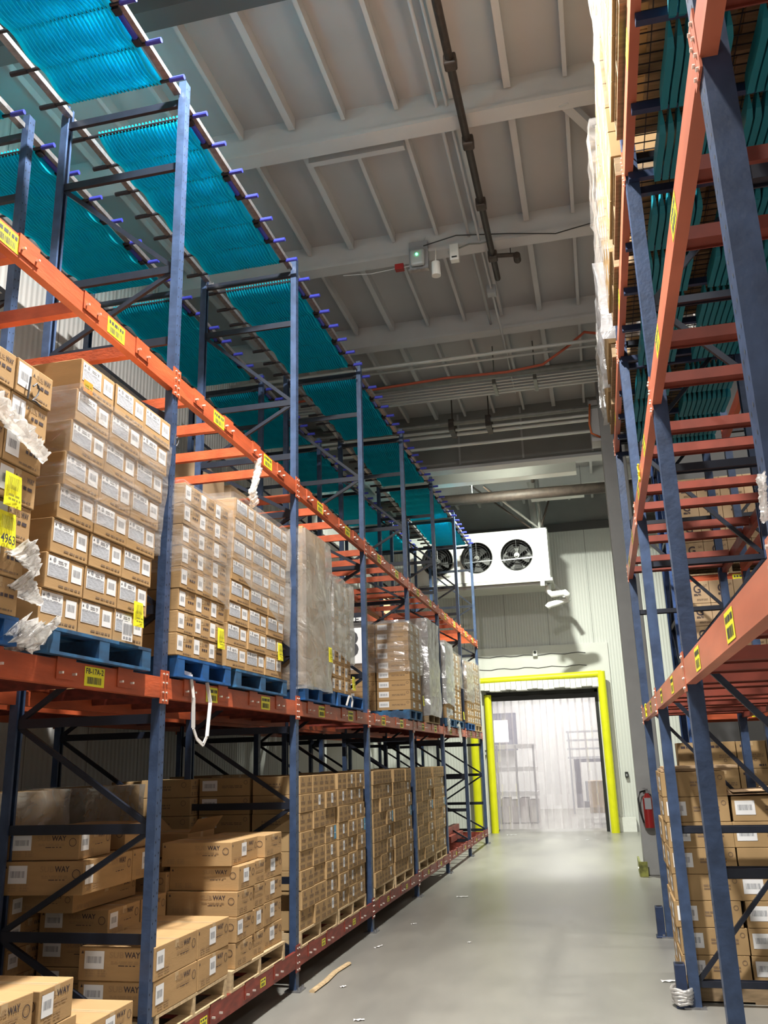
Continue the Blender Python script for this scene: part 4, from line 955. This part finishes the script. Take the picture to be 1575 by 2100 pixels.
load('shaded labelled', 'load after the bay with the sign', gm, 'side', FX, 12.62, 13.46, ZL, 2, 9, 0.141, d=0.5, deep=0)
for r in range(9): put('side', 0.41, 0.5, 0.1385, FX-0.52, 12.83, ZL+0.141*r, 'shaded labelled carton, %s layer, second row back, load after the sign bay' % ORD[r], gm)
load('silver-wrapped', 'tall load left of the fourth gap', gm, 'bland', FX, 14.05, 14.95, ZL, 2, 6, 0.253, d=0.5, deep=1)
load('white-labelled', 'load just past the fifth post', gm, 'doc', FX, 15.7, 16.45, ZL, 2, 7, 0.195, d=0.5, deep=1)
load('white-labelled', 'load left of the sixth post', gm, 'sub', FX, 16.62, 17.5, ZL, 2, 9, 0.14, d=0.5, deep=1)
load('white-labelled', 'load right of the sixth post', gm, 'side', FX, 18.25, 19.2, ZL, 3, 9, 0.14, d=0.5, deep=1)
load('brown', 'last load before the end wall', gm, 'sub', FX, 19.4, 20.35, ZL, 3, 9, 0.15, d=0.5)
wrap('clear film band around the upper half of the load left of the nearest post', -3.72, FX+0.008, 3.86, 4.93, 3.20, 3.90, WRAP, 1, amp=0.008, slant=-0.05, leanx=0.03, leany=0.06)
wrap('clear film around the upper cartons right of the nearest post', -3.2, FX+0.02, 5.22, 6.03, 3.10, 3.75, WRAP, 2, slant=-0.12)
wrap('clear film around the top cartons left of the second post', -3.2, FX+0.03, 6.06, 7.34, 3.3, 3.91, WRAP, 3, slant=-0.35)
wrap('dense cloudy film covering the tall load right of the second post', -3.7, FX+0.02, 7.82, 8.61, 2.52, 4.06, WRAPD, 4, amp=0.018)
wrap('cloudy film around the upper half of the load left of the third post', -3.7, FX+0.02, 8.72, 9.49, 2.98, 3.78, WRAPD, 5, slant=-0.1, amp=0.016)
wrap('film around the top of the load after the sign bay', -3.7, FX+0.02, 12.58, 13.5, 3.1, 3.84, WRAP, 6)
wrap('silver film covering the tall load in the fourth bay', -3.7, FX+0.02, 14.0, 15.0, 2.53, 4.09, WRAPS, 7, amp=0.016)
wrap('film around the load just past the fifth post', -3.7, FX+0.02, 15.66, 16.5, 2.8, 3.93, WRAPS, 8)
wrap('film around the load left of the sixth post', -3.7, FX+0.02, 16.58, 17.55, 3.2, 3.84, WRAP, 9)
wrap('film around the load right of the sixth post', -3.7, FX+0.02, 18.2, 19.25, 3.0, 3.84, WRAPD, 10)
wrap('film around the last load before the end wall', -3.2, FX+0.02, 19.36, 20.4, 3.1, 3.92, WRAP, 11)
yellow_tag('large yellow tag reading 4963 at the left edge of the photo', FX+0.035, 3.42, 2.94, num='4963', s=1.15)
yellow_tag('yellow tag without a number above the 4963 tag', FX+0.05, 3.42, 3.13, s=1.1)
yellow_tag('yellow tag on the carton just left of the nearest post', FX+0.02, 4.70, 2.735)
yellow_tag('yellow tag on the load right of the nearest post', FX+0.02, 5.90, 2.74)
yellow_tag('yellow tag on the load left of the second post', FX+0.02, 7.14, 2.78)
yellow_tag('yellow tag on the film-covered load', FX+0.05, 8.52, 2.90)
yellow_tag('curling yellow tag on the load left of the third post', FX+0.04, 9.42, 2.68)
yellow_tag('small yellow tag on the load after the sign bay', FX+0.04, 13.40, 2.72)
yellow_tag('small yellow tag on the load left of the sixth post', FX+0.05, 17.4, 2.66)
q = MB(); rect(q, FPX(0), -0.045, 0.045, -0.035, 0.035, 0.002, 0); lines(q, FPX(0), -0.035, 0.035, -0.01, 0.02, 0.003, 1, 2, 2, 0.7)
o = q.obj('orange_sticker', [OLAB, YINK]); o.location = (FX+0.04, 3.99, 3.905); tag(o, 'orange sticker on the top-left carton left of the nearest post', 'sticker')
q = MB(); rect(q, FPX(0), -0.06, 0.06, -0.055, 0.055, 0.002, 0); barcode(q, FPX(0), -0.05, 0.05, -0.02, 0.045, 0.003, 1, 14); lines(q, FPX(0), -0.045, 0.045, -0.045, -0.03, 0.003, 1, 1, 3, 0.9)
o = q.obj('barcode_sheet', [LABEL, BARG]); o.location = (FX+0.012, 4.60, 2.62); tag(o, 'curling barcode sheet below the yellow tag left of the nearest post', 'label sheet')
# handwritten 12
def hand12(label, y, z, s):
    q = MB(); q.path([(0, -0.045*s, 0.09*s), (0, -0.055*s, -0.03*s)], 0.005*s, 6)
    q.path([(0, -0.02*s, 0.05*s), (0, 0.005*s, 0.075*s), (0, 0.03*s, 0.055*s), (0, 0.02*s, 0.02*s), (0, -0.015*s, -0.025*s), (0, 0.005*s, -0.02*s), (0, 0.05*s, -0.03*s)], 0.005*s, 6)
    o = q.obj('marker_writing', BAR); o.location = (FX+0.068, y, z); tag(o, label, 'handwriting'); return o
hand12('black handwritten 12 on the upper far-left carton', 3.50, 3.64, 1.0)
hand12('black handwritten 12 on the top carton beside the nearest post', 5.02, 3.93, 0.7)
scrap('crumpled_film', 'crumpled clear film spilling over the orange beam at far left', [(-2.72, 3.60, 2.47), (-2.66, 3.72, 2.46), (-2.66, 3.86, 2.56)], (0.09, 0.05), SCRAP, 3)
scrap('crumpled_film', 'torn film tuft sticking out beside the bottom far-left carton', [(-2.66, 3.58, 2.72), (-2.66, 3.66, 2.68), (-2.66, 3.78, 2.65)], (0.065, 0.012), SCRAP, 9)
scrap('crumpled_film', 'film tuft hanging out above the bottom far-left cartons', [(-2.62, 3.50, 2.86), (-2.62, 3.60, 2.84), (-2.62, 3.66, 2.78)], (0.06, 0.02), SCRAP, 12)
scrap('crumpled_film', 'film gathered across the upper far-left cartons', [(-2.62, 3.20, 3.50), (-2.60, 3.45, 3.42), (-2.60, 3.62, 3.36)], (0.05, 0.03), SCRAP, 15)
scrap('hanging_film', 'strip of clear film hanging from the upper orange beam', [(-2.70, 6.75, 4.42), (-2.70, 6.72, 4.25), (-2.70, 6.62, 4.08), (-2.70, 6.66, 3.98)], (0.03, 0.035), SCRAP, 5)
q = MB()
P = [(-2.69, 5.42, 2.46), (-2.68, 5.52, 2.45), (-2.67, 5.55, 2.30), (-2.67, 5.56, 2.10), (-2.67, 5.62, 2.03), (-2.67, 5.72, 1.99), (-2.67, 5.78, 2.05), (-2.67, 5.82, 2.28), (-2.69, 5.80, 2.42)]
for a, b in zip(P[:-1], P[1:]): q.bar(a, b, 0.006, 0.025)
o = q.obj('plastic_strap', mat('white_plastic_strap', (0.75, 0.73, 0.70), 0.4)); tag(o, 'white plastic strap looped below the beam right of the nearest post', 'strap')
q = MB()
P = [(-2.67, 9.30, 2.44), (-2.65, 9.34, 2.54), (-2.65, 9.44, 2.545), (-2.65, 9.48, 2.50), (-2.66, 9.46, 2.43)]
for a, b in zip(P[:-1], P[1:]): q.bar(a, b, 0.006, 0.022)
o = q.obj('plastic_strap', bpy.data.materials['white_plastic_strap']); tag(o, 'curled white strap on the blue pallet left of the third post', 'strap')
scrap('hanging_film', 'film scrap hanging at the sixth post on the middle beam', [(-2.68, 15.75, 2.62), (-2.66, 15.8, 2.5), (-2.66, 15.95, 2.35)], (0.05, 0.02), SCRAP, 6)
scrap('hanging_film', 'film tail hanging below the far middle beam', [(-2.68, 17.0, 2.50), (-2.66, 17.1, 2.35), (-2.66, 17.3, 2.15)], (0.04, 0.015), SCRAP, 7)

# aisle sign behind the third post
o = root('aisle_sign', 'white aisle sign with a big black 8, half hidden behind the third post', 'sign', (-2.97, 10.50, 3.33))
MB().box(-0.18, 0.165, 0, 0.006, -0.31, 0.31).box(-0.18, 0.165, -0.001, 0, 0.165, 0.17, 1).obj('sign_board', [LABEL, BAR], o)
q = MB(); text(q, FNY(-0.003), 'AISLE', -0.14, 0.135, 0.20, 0.275, 0, 0); text(q, FNY(-0.003), '8', -0.115, 0.115, -0.24, 0.11, 0, 0)
for a in range(1): text(q, FNY(-0.0035), '8', -0.105, 0.125, -0.235, 0.105, 0, 0)
q.obj('lettering', BAR, o)

# ------------------------------------------------------------------ left rack, bottom level
ZB = 0.31; ZT = ZB+0.138; BX = -2.70
gw = 'cartons printed WAY on the bottom level'; gmt = 'dense-print cartons on the bottom level'
pallet('pale wooden pallet at the lower left corner', BX, 4.0, 5.05, ZB, WOOD)
pallet('pale wooden pallet right of the nearest blue post, bottom level', BX, 5.25, 6.28, ZB, WOOD)
pallet('pale wooden pallet under the uneven WAY pile, bottom level', BX, 6.36, 7.46, ZB, WOOD)
names_p = ['just right of the second post', 'left of the third post', 'just right of the third post', 'left of the fourth post', 'just right of the fourth post', 'left of the fifth post']
spans = [(7.86, 8.98), (9.02, 10.08), (10.46, 11.46), (11.55, 12.66), (13.06, 14.28), (14.40, 15.35)]
for (a, b), nm in zip(spans, names_p):
    k = names_p.index(nm)
    pallet('pale wooden pallet %s, bottom level' % nm, BX, a, b, ZB, WOOD)
    def kk(r, c, k=k):
        if k == 0: t = 'meatl' if (c == 2 and r != 5 and r != 7) or (r == 6 and c == 1) else 'meat'
        elif k == 1: t = 'meat' if (r == 7 and c == 0) or (r == 5 and c == 0) else 'meatl'
        else: t = 'meatl' if c == 2 and r < 7 else 'meat'
        if r == 4 and c == 2: t = 'meatb'
        return t
    ld = load('brown printed', 'bottom pallet ' + nm, gmt, 'meat', BX, a+0.01, b-0.01, ZT, 3, 8, 0.1615, d=0.46, kinds=kk, km=KRAFT2, jit=0.012)
    for r in range(8):
        put('side', (b-a)/3-0.01, 0.5, 0.158, BX-0.50, a+0.2, ZT+0.1615*r, 'brown carton, %s layer, second row back, bottom pallet %s' % (ORD[r], nm), gmt, 0, KRAFT2)
        if k == 0: put('meat', 0.45, 0.5, 0.158, BX-1.02, a+0.1, ZT+0.1615*r, 'brown carton, %s layer, third row back, bottom pallet %s' % (ORD[r], nm), gmt, 0, KRAFT2)
def wb(kind, w, d, h, x, y, z, label, rz=0.0): put(kind, w, d, h, x, y, z, label, gw, rz)
# low pile right of the nearest post
wb('wayl', 0.58, 0.50, 0.185, BX, 5.50, ZT, 'WAY carton in the lower layer just behind the nearest post', 0.0)
wb('way', 0.50, 0.50, 0.185, BX, 6.05, ZT, 'WAY carton in the lower layer left of the uneven pile', 0.01)
wb('wayl', 0.58, 0.50, 0.185, BX, 5.49, ZT+0.187, 'lit WAY carton on the low pile just behind the nearest post', 0.01)
wb('way', 0.50, 0.56, 0.185, BX, 6.04, ZT+0.187, 'lit WAY carton on the low pile left of the uneven pile', -0.01)
for i in range(4):
    wb('way', 0.36, 0.42, 0.16, -3.26, 6.62-0.02*(i % 2), ZT+0.162*i, 'WAY carton, %s layer, stack rising behind the low pile' % ORD[i], 0.03*(i % 3-1))
# uneven pile
lay = [[(6.42, 6.74), (6.76, 7.02), (7.04, 7.46)], [(6.42, 6.80), (6.82, 7.02), (7.04, 7.46)], [(6.43, 6.75), (6.77, 7.02), (7.05, 7.46)],
       [(6.46, 6.78), (6.80, 7.03), (7.06, 7.46)], [(6.44, 6.99), (7.01, 7.42)]]
for i, row in enumerate(lay):
    for c, (a, b) in enumerate(row):
        nm = ('left', 'middle', 'right')[c] if len(row) == 3 else ('left', 'right')[c]
        kd = 'way' if c == len(row)-1 and i < 4 or (i, c) in ((4, 0), (3, 0), (1, 1)) else ('wayl' if (i, c) == (1, 0) else 'wayn')
        wb(kd, b-a-0.008, 0.52 if c else 0.56, 0.168, BX-0.03*((i*3+c) % 3)/2-(0.06 if i == 4 and c == 0 else 0), (a+b)/2, ZT+0.171*i, 'WAY carton, %s layer, %s of the uneven pile right of the nearest post' % (ORD[i], nm), 0.018*((i*5+c*3) % 3-1))
for i in range(4):
    wb('wayn', 0.5, 0.42, 0.17, BX-0.62, 6.72, ZT+0.171*i, 'dark WAY carton, %s layer behind the uneven pile' % ORD[i])
    wb('wayn', 0.4, 0.42, 0.17, BX-0.62, 7.22, ZT+0.171*i, 'dark WAY carton, %s layer right behind the uneven pile' % ORD[i])
o = put('bland', 0.50, 0.40, 0.18, BX-0.64, 7.18, ZT+0.70, 'open dark carton with raised flaps behind the uneven pile', gw, 0.0)
MB().quad([(0, -0.25, 0.18), (0, 0.25, 0.18), (0.08, 0.25, 0.29), (0.08, -0.25, 0.29)]).obj('flap', KRAFT, o)
MB().quad([(-0.40, -0.25, 0.18), (-0.40, 0.25, 0.18), (-0.50, 0.25, 0.27), (-0.50, -0.25, 0.27)]).obj('flap', KRAFT, o)
# near pile left of the nearest post
wb('way', 0.36, 0.50, 0.20, BX-0.05, 4.30, ZT, 'WAY carton near the bottom left corner, left of the big flat one')
wb('wayl', 0.30, 0.50, 0.178, BX-0.05, 4.29, ZT+0.202, 'lit WAY carton at the lower left, top of its short stack', 0.03)
wb('wayl', 0.42, 0.50, 0.2, BX-0.03, 3.86, ZT, 'WAY carton at the bottom left edge, lower layer')
wb('wayl', 0.42, 0.50, 0.19, BX-0.05, 3.88, ZT+0.202, 'WAY carton cut by the left photo edge', -0.02)
wb('way', 0.46, 0.52, 0.15, BX+0.01, 4.73, ZT, 'big flat carton in the bottom left foreground', 0.02)
# shaded pile seen through the bracing of the nearest frame
SX = -3.24
for i in range(3):
    wb('wayl', 0.42, 0.5, 0.17, SX, 5.79, ZT+0.173*i, 'shaded WAY carton, %s layer, left stack behind the nearest post bracing' % ORD[i], 0.01)
    if i == 2: wb('way', 0.36, 0.5, 0.17, SX, 6.20, ZT+0.173*i, 'shaded WAY carton, third layer, right stack behind the nearest post bracing', -0.01)
for i in range(4):
    wb('wayl', 0.44, 0.3, 0.158, SX-0.52, 5.50, ZT+0.16*i, 'dark WAY carton, %s layer, deepest stack behind the bracing' % ORD[i], 0.0)
wb('wayn', 0.80, 0.4, 0.128, SX-0.15, 5.80, ZT+0.522, 'dark low carton under the overhanging ledge of the shaded pile', 0.0)
wb('wayl', 0.66, 0.56, 0.20, SX+0.0, 5.56, ZT+0.652, 'overhanging WAY carton on the ledge of the shaded pile', 0.05)
wb('way', 0.40, 0.5, 0.20, SX-0.03, 6.12, ZT+0.652, 'WAY carton beside the overhanging one on the shaded pile', 0.0)
wb('wayl', 0.42, 0.5, 0.17, SX-0.05, 5.46, ZT+0.856, 'topmost labelled WAY carton on the left of the shaded pile', 0.06)
wb('wayn', 0.34, 0.5, 0.17, SX-0.07, 6.05, ZT+0.856, 'topmost unlabelled WAY carton on the right of the shaded pile', -0.03)
for i in range(4): wb('wayl', 0.45, 0.5, 0.2, -3.30, 3.8, ZT+0.203*i, 'dark WAY carton, %s layer at the far left edge' % ORD[i])
# empty last bays: nested red crossbars and the stacked beams
o = root('stacked_beams', 'red spare beams lying in the empty bottom bay near the end', 'beam', (-3.2, 18.2, 0.31))
for i, (dx, dz, l) in enumerate([(0, 0, 1.6), (0.16, 0.0, 1.5), (0.08, 0.13, 1.55)]): MB().box(dx-0.06, dx+0.06, -l/2, l/2, dz, dz+0.12).obj('beam', REDBEAM, o)

# ------------------------------------------------------------------ rear left rack loads (dim)
gr = 'dim film-wrapped loads on the rear left rack'
RX = -4.16
for k, (a, b, h, nm) in enumerate([(5.35, 6.42, 1.26, 'leftmost'), (6.7, 7.6, 1.26, 'second'), (7.95, 9.0, 1.28, 'third'), (9.15, 10.2, 1.3, 'fourth')]):
    pallet('pallet under the %s dim load on the rear left rack' % nm, RX, a, b, ZB, WOODD)
    n = 5
    for c in range(2):
        for r in range(n): put('plain' if k > 1 else 'bland', (b-a)/2-0.01, 0.5, h/n-0.004, RX, a+(b-a)*(c+0.5)/2, ZT+h/n*r, 'dim carton, %s layer, %s half of the %s rear load' % (ORD[r], ('left', 'right')[c], nm), gr, 0, KRAFT2)
    if k < 2: wrap('film around the %s dim load on the rear left rack' % nm, RX-0.55, RX+0.02, a-0.02, b+0.02, ZT, ZT+h, WRAPD, 20+k)
for k, (a, b) in enumerate([]):
    put('plain', b-a, 0.9, 1.1, RX, (a+b)/2, 2.558, 'dim large carton on the rear left rack middle level, %s' % ('beside the sign', 'in the fourth bay', 'in the fifth bay')[k], gr, 0, KRAFT2)
for k, (a, b) in enumerate([(8.6, 9.3), (9.5, 10.1), (11.4, 12.2), (17.2, 18.0)]):
    put('bland', b-a, 0.8, 0.62, RX, (a+b)/2, 4.55, 'pale carton on the upper level of the rear left rack, %s' % ORD[k].replace('bottom', 'first'), gr, 0, KRAFT3)

for k in range(7):  # mostly hidden cartons, added to keep lamp light off the lower left wall
    for j_, (a, b) in enumerate(((0.14, 1.22), (1.34, 2.44))):
        y0 = 2.59+2.6*k; hh = 0.42-0.03*((k+j_) % 3)
        if (k, j_) in ((4, 1),): continue
        for r in range(3): put('bland', b-a, 0.95, hh, RX, y0+(a+b)/2, 2.44+(hh+0.003)*r, 'dim light-blocking carton, %s layer, %s half of bay %s, rear left rack middle level' % (ORD[r], ('left', 'right')[j_], ORD[k].replace('bottom', 'first')), gr, 0, KRAFT2)

# ------------------------------------------------------------------ right side floor pile (front faces the aisle, -X)
gb = 'cartons in the pile behind the right rack posts'
PX = 0.44
pallet('battered pallet under the carton pile by the right rack', PX, 7.80, 8.80, 0.0, WOODD, PI, d=1.1)
rnd = random.Random(5)
for r in range(8):
    h = 0.195; z = 0.138+h*r
    for c, (x, dd) in enumerate(((PX, 0.50), (PX+0.51, 0.55))):
        if c == 1 and r == 7: continue
        for q_, yc in enumerate((8.06, 8.55)):
            if q_ == 1 and c == 1: continue
            put('siden' if q_ or (r in (3, 7) and c == 0) or (r == 4 and c == 1) else 'sider', 0.48, dd, h-0.003, x+rnd.uniform(-0.012, 0.012), yc, z,
                'brown carton, %s layer, %s%s side of the right-hand pile' % (ORD[r], 'aisle' if c == 0 else 'inner', ' far' if q_ else ' near'), gb, PI, KRAFT2)
q = MB()
for dx, dy, dz, t in ((0.0, 0.0, 0.0, 0.05), (0.05, 0.03, 0.02, 0.02), (0.3, 0.05, 0.03, 0.03)): q.quad([(dx, dy, dz), (dx+0.5, dy, dz+t*0.3), (dx+0.5, dy+0.35, dz+t), (dx, dy+0.35, dz+t*0.6)])
o = q.obj('open_flaps', KRAFT3); o.location = (PX+0.49, 7.80, 1.51); tag(o, 'raised open carton flaps on the inner stack of the right-hand pile', 'carton flaps')
q = MB().box(0, 0.55, 0, 0.5, 0, 0.02).box(0.02, 0.6, -0.02, 0.45, 0.022, 0.04)
o = q.obj('flat_cardboard', KRAFT3); o.location = (PX+0.0, 7.84, 1.70); tag(o, 'flattened cardboard sheets on top of the aisle-side stack by the right rack', 'cardboard')
# cross rack loads: G cartons
gg = 'cartons with a large G on the cross-wise rack'
GX = 1.12
for lv, (zb, rows, h) in enumerate(((2.475, 7, 0.205), (4.035, 6, 0.205))):
    pallet('pallet under the %s G-carton load on the cross-wise rack' % ('lower', 'upper')[lv], 10.90, -GX-1.15, -GX, zb-0.138, WOODD, 0).matrix_world = Matrix.Translation((GX+0.55, 10.93, zb-0.138)) @ Matrix.Rotation(-PI/2, 4, 'Z')
    for r in range(rows):
        for c in range(4):
            b, p, l, _l2 = carton('gg', 0.272, 0.35, h*1.32-0.004, KRAFT3)
            if r*h*1.32+h > rows*h: continue
            o = inst('cardboard_box', b, None, (GX+0.14+0.276*c, 10.93, zb+h*1.32*r), (0, 0, -PI/2)); inst('printing', p, o)
            tag(o, 'pale G carton, %s layer, %s from left, %s cross-rack load' % (ORD[r], ('first', 'second', 'third', 'fourth')[c], ('lower', 'upper')[lv]), 'box', gg)
    q = wrap('white film hanging at the left side of the %s G-carton load' % ('lower', 'upper')[lv], GX-0.03, GX+0.02, 10.95, 11.5, zb, zb+rows*h, WRAPS, 30+lv)
gf = 'plain printed cartons on the floor below the cross-wise rack'
for r in range(6):
    for c in range(5):
        put_ = carton('plain', 0.31, 0.35, 0.30, KRAFT2)
        o = inst('cardboard_box', put_[0], None, (0.98+0.32*c, 10.92, 0.14+0.303*r), (0, 0, -PI/2)); inst('printing', put_[1], o)
        tag(o, 'plain tan carton, %s layer, %s from left, below the cross-wise rack' % (ORD[r], ('first', 'second', 'third', 'fourth', 'fifth')[c]), 'box', gf)
p_ = pallet('pallet on the floor below the cross-wise rack', 0, 0, 1.6, 0, WOODD); p_.matrix_world = Matrix.Translation((1.62, 10.93, 0)) @ Matrix.Rotation(-PI/2, 4, 'Z')

# right rack top loads, overhanging the aisle
gt = 'cartons in the loads on top of the right rack'
TZ = 5.66; TX = 0.40
def toppal(nm, y0, y1, m=WOODD): pallet('pallet on top of the right rack, ' + nm, TX+0.02, y0, y1, 5.51, m, PI, d=1.1)
def topload(nm, y0, y1, kind, ncol, nrow, h, x=TX, km=KRAFT2):
    w_ = (y1-y0)/ncol
    for r in range(nrow):
        for c in range(ncol):
            put(kind, w_-0.006, 0.52, h-0.003, x, y0+w_*(c+0.5), TZ+h*r, '%s carton, %s layer, %s row, %s' % ('pale', ORD[r], ('near', 'middle', 'far')[c], nm), gt, PI, km)
    for c in range(ncol): put('bland', w_-0.006, 0.52, h*nrow-0.01, x+0.54, y0+w_*(c+0.5), TZ, 'tall carton behind, %s row, %s' % (('near', 'middle', 'far')[c], nm), gt, PI, km)
toppal('nearest, under film', 2.55, 3.6); topload('nearest top load', 2.55, 3.58, 'bland', 3, 6, 0.27)
toppal('second from the camera', 3.75, 4.8); topload('second top load', 3.76, 4.82, 'side', 3, 7, 0.2)
toppal('third from the camera', 5.15, 6.2); topload('third top load', 5.15, 6.15, 'side', 2, 6, 0.195)
toppal('fourth from the camera', 6.3, 7.3); topload('fourth top load', 6.32, 7.35, 'side', 3, 6, 0.2)
toppal('fifth from the camera', 7.95, 8.95); topload('fifth top load', 7.95, 8.95, 'bland', 3, 4, 0.2)
toppal('farthest', 9.15, 10.1); topload('farthest top load', 9.15, 10.1, 'bland', 3, 4, 0.2)
wrap('bright film around the nearest load on top of the right rack', TX-0.03, TX+1.08, 2.5, 3.64, TZ, TZ+1.65, WRAPD, 40, amp=0.02)
wrap('clear film around the second load on top of the right rack', TX-0.025, TX+1.08, 3.72, 4.86, TZ+0.2, TZ+1.42, WRAP, 41, amp=0.02)
wrap('clear film around the fourth load on top of the right rack', TX-0.03, TX+1.08, 6.28, 7.4, TZ, TZ+1.22, WRAP, 42, amp=0.03)
wrap('silver film around the fifth load on top of the right rack', TX-0.02, TX+1.08, 7.9, 9.0, TZ, TZ+0.82, WRAPS, 43, amp=0.03)
wrap('silver film around the farthest load on top of the right rack', TX-0.02, TX+1.08, 9.1, 10.15, TZ, TZ+0.80, WRAPD, 44, amp=0.03)
scrap('hanging_film', 'torn film tied around the near end of the right mid beam', [(0.435, 2.19, 2.50), (0.435, 2.21, 2.44), (0.435, 2.23, 2.39)], (0.010, 0.009), SCRAP, 22)
for y, z in ((9.2, 2.26), (6.45, 3.86)):
    q = MB(); q.path([(0, -0.03, 0.06), (0, 0.02, 0.0), (0, -0.02, -0.06)], 0.008, 6).path([(0, 0.03, 0.06), (0, -0.02, 0.0), (0, 0.03, -0.06)], 0.008, 6)
    o = q.obj('yellow_ribbon', YLAB); o.location = (0.44, y, z); tag(o, 'yellow ribbon tied on the right rack %s beam' % ('middle' if z < 3 else 'upper'), 'ribbon')

# ------------------------------------------------------------------ things on the floor
q = MB(); q.path([(0, 0, 0.012), (0.01, 0.35, 0.016), (-0.01, 0.7, 0.012), (0.02, 1.05, 0.014)], 0.028, 7)
o = q.obj('broken_board', WOOD); o.location = (-2.56, 7.74, 0.005); o.scale = (1, 1, 0.5); tag(o, 'long broken pale wood splinter on the floor beside the second post', 'wood')
def litter(label, x, y, w_, h_, rz, m=LABEL, cat='paper'):
    q = MB(); N = 5
    P = [[(w_*(i/N-0.5), h_*(j/2-0.5)+0.008*math.sin(i*2+j), 0.004+0.008*abs(math.sin(i*1.7+j))) for i in range(N+1)] for j in range(3)]
    for j in range(2):
        for i in range(N): q.quad([P[j][i], P[j][i+1], P[j+1][i+1], P[j+1][i]])
    o = q.obj('paper_scrap', m); o.location = (x, y, 0.0); o.rotation_euler = (0, 0, rz); tag(o, label, cat, 'scraps on the floor')
litter('white torn paper on the floor by the right rack foot', 0.36, 8.45, 0.14, 0.05, 0.2)
litter('small white scrap near the lower left of the floor', -1.95, 7.0, 0.08, 0.03, 0.3)
litter('pale scrap beside the long wood splinter', -2.35, 7.95, 0.06, 0.03, 0.8)
litter('flat white strip on the floor in front of the fourth post', -2.1, 13.0, 0.16, 0.05, 0.1)
litter('tiny white scrap in the middle of the aisle', -1.55, 9.9, 0.04, 0.03, 0.5)
litter('white scrap close to the doorway on the right', -0.55, 21.5, 0.08, 0.05, 0.4)
litter('pale scrap under the second left bay edge', -2.45, 9.6, 0.15, 0.02, 1.2)
litter('white scrap near the third left post foot', -2.35, 10.9, 0.07, 0.02, 0.6)
litter('loose paper by the left jamb of the doorway', -2.4, 23.0, 0.25, 0.06, 0.2)
litter('small dark mark of film on the right of the aisle floor', 0.0, 6.9, 0.09, 0.02, 0.1)


# ------------------------------------------------------------------ the cartons beyond the 300 largest in view become one countless mass
def gather_stuff(limit=300):
    camp = Vector((0, 0, 1.85)); dg = None
    bx = [o for o in bpy.data.objects if o.name.split('.')[0] == 'cardboard_box' and o.parent is None]
    def score(o):
        d = (o.location-camp); dim = o.data.bound_box if False else [v for v in o.bound_box]
        w_ = max(v[1] for v in dim)-min(v[1] for v in dim); h_ = max(v[2] for v in dim)-min(v[2] for v in dim)
        front = o.matrix_basis.to_quaternion() @ Vector((1, 0, 0)); vis = max(0.08, abs(front.dot(d.normalized())))
        l = o['label']; hid = 0.1 if ('row back' in l or 'tall carton behind' in l or 'dim ' in l) else 1.0
        return w_*h_*vis*hid/d.length_squared
    bx.sort(key=score, reverse=True)
    rest = bx[limit:]
    if not rest: return
    q = MB(); mats = []; kd = {}
    for c in bpy.data.objects:
        if c.parent: kd.setdefault(c.parent.name, []).append(c)
    for o in rest:
        kids = kd.get(o.name, [])
        Mw = Matrix.Translation(o.location) @ o.rotation_euler.to_matrix().to_4x4()
        for c in [o]+kids:
            me = c.data; i0 = len(q.v)
            q.v += [tuple(Mw @ v.co) for v in me.vertices]
            mm = []
            for m in me.materials:
                if m not in mats: mats.append(m)
                mm.append(mats.index(m))
            for p in me.polygons:
                q.f.append(tuple(i0+k for k in p.vertices)); q.m.append(mm[p.material_index])
        for c in kids: bpy.data.objects.remove(c)
    for o in rest: bpy.data.objects.remove(o)
    s = q.obj('stacked_cartons', mats)
    tag(s, 'mass of small far and half-hidden brown cartons filling the distant rack bays', 'boxes', kind='stuff')
gather_stuff(300)
print('boxes', NBOX, 'objects', len(bpy.data.objects))
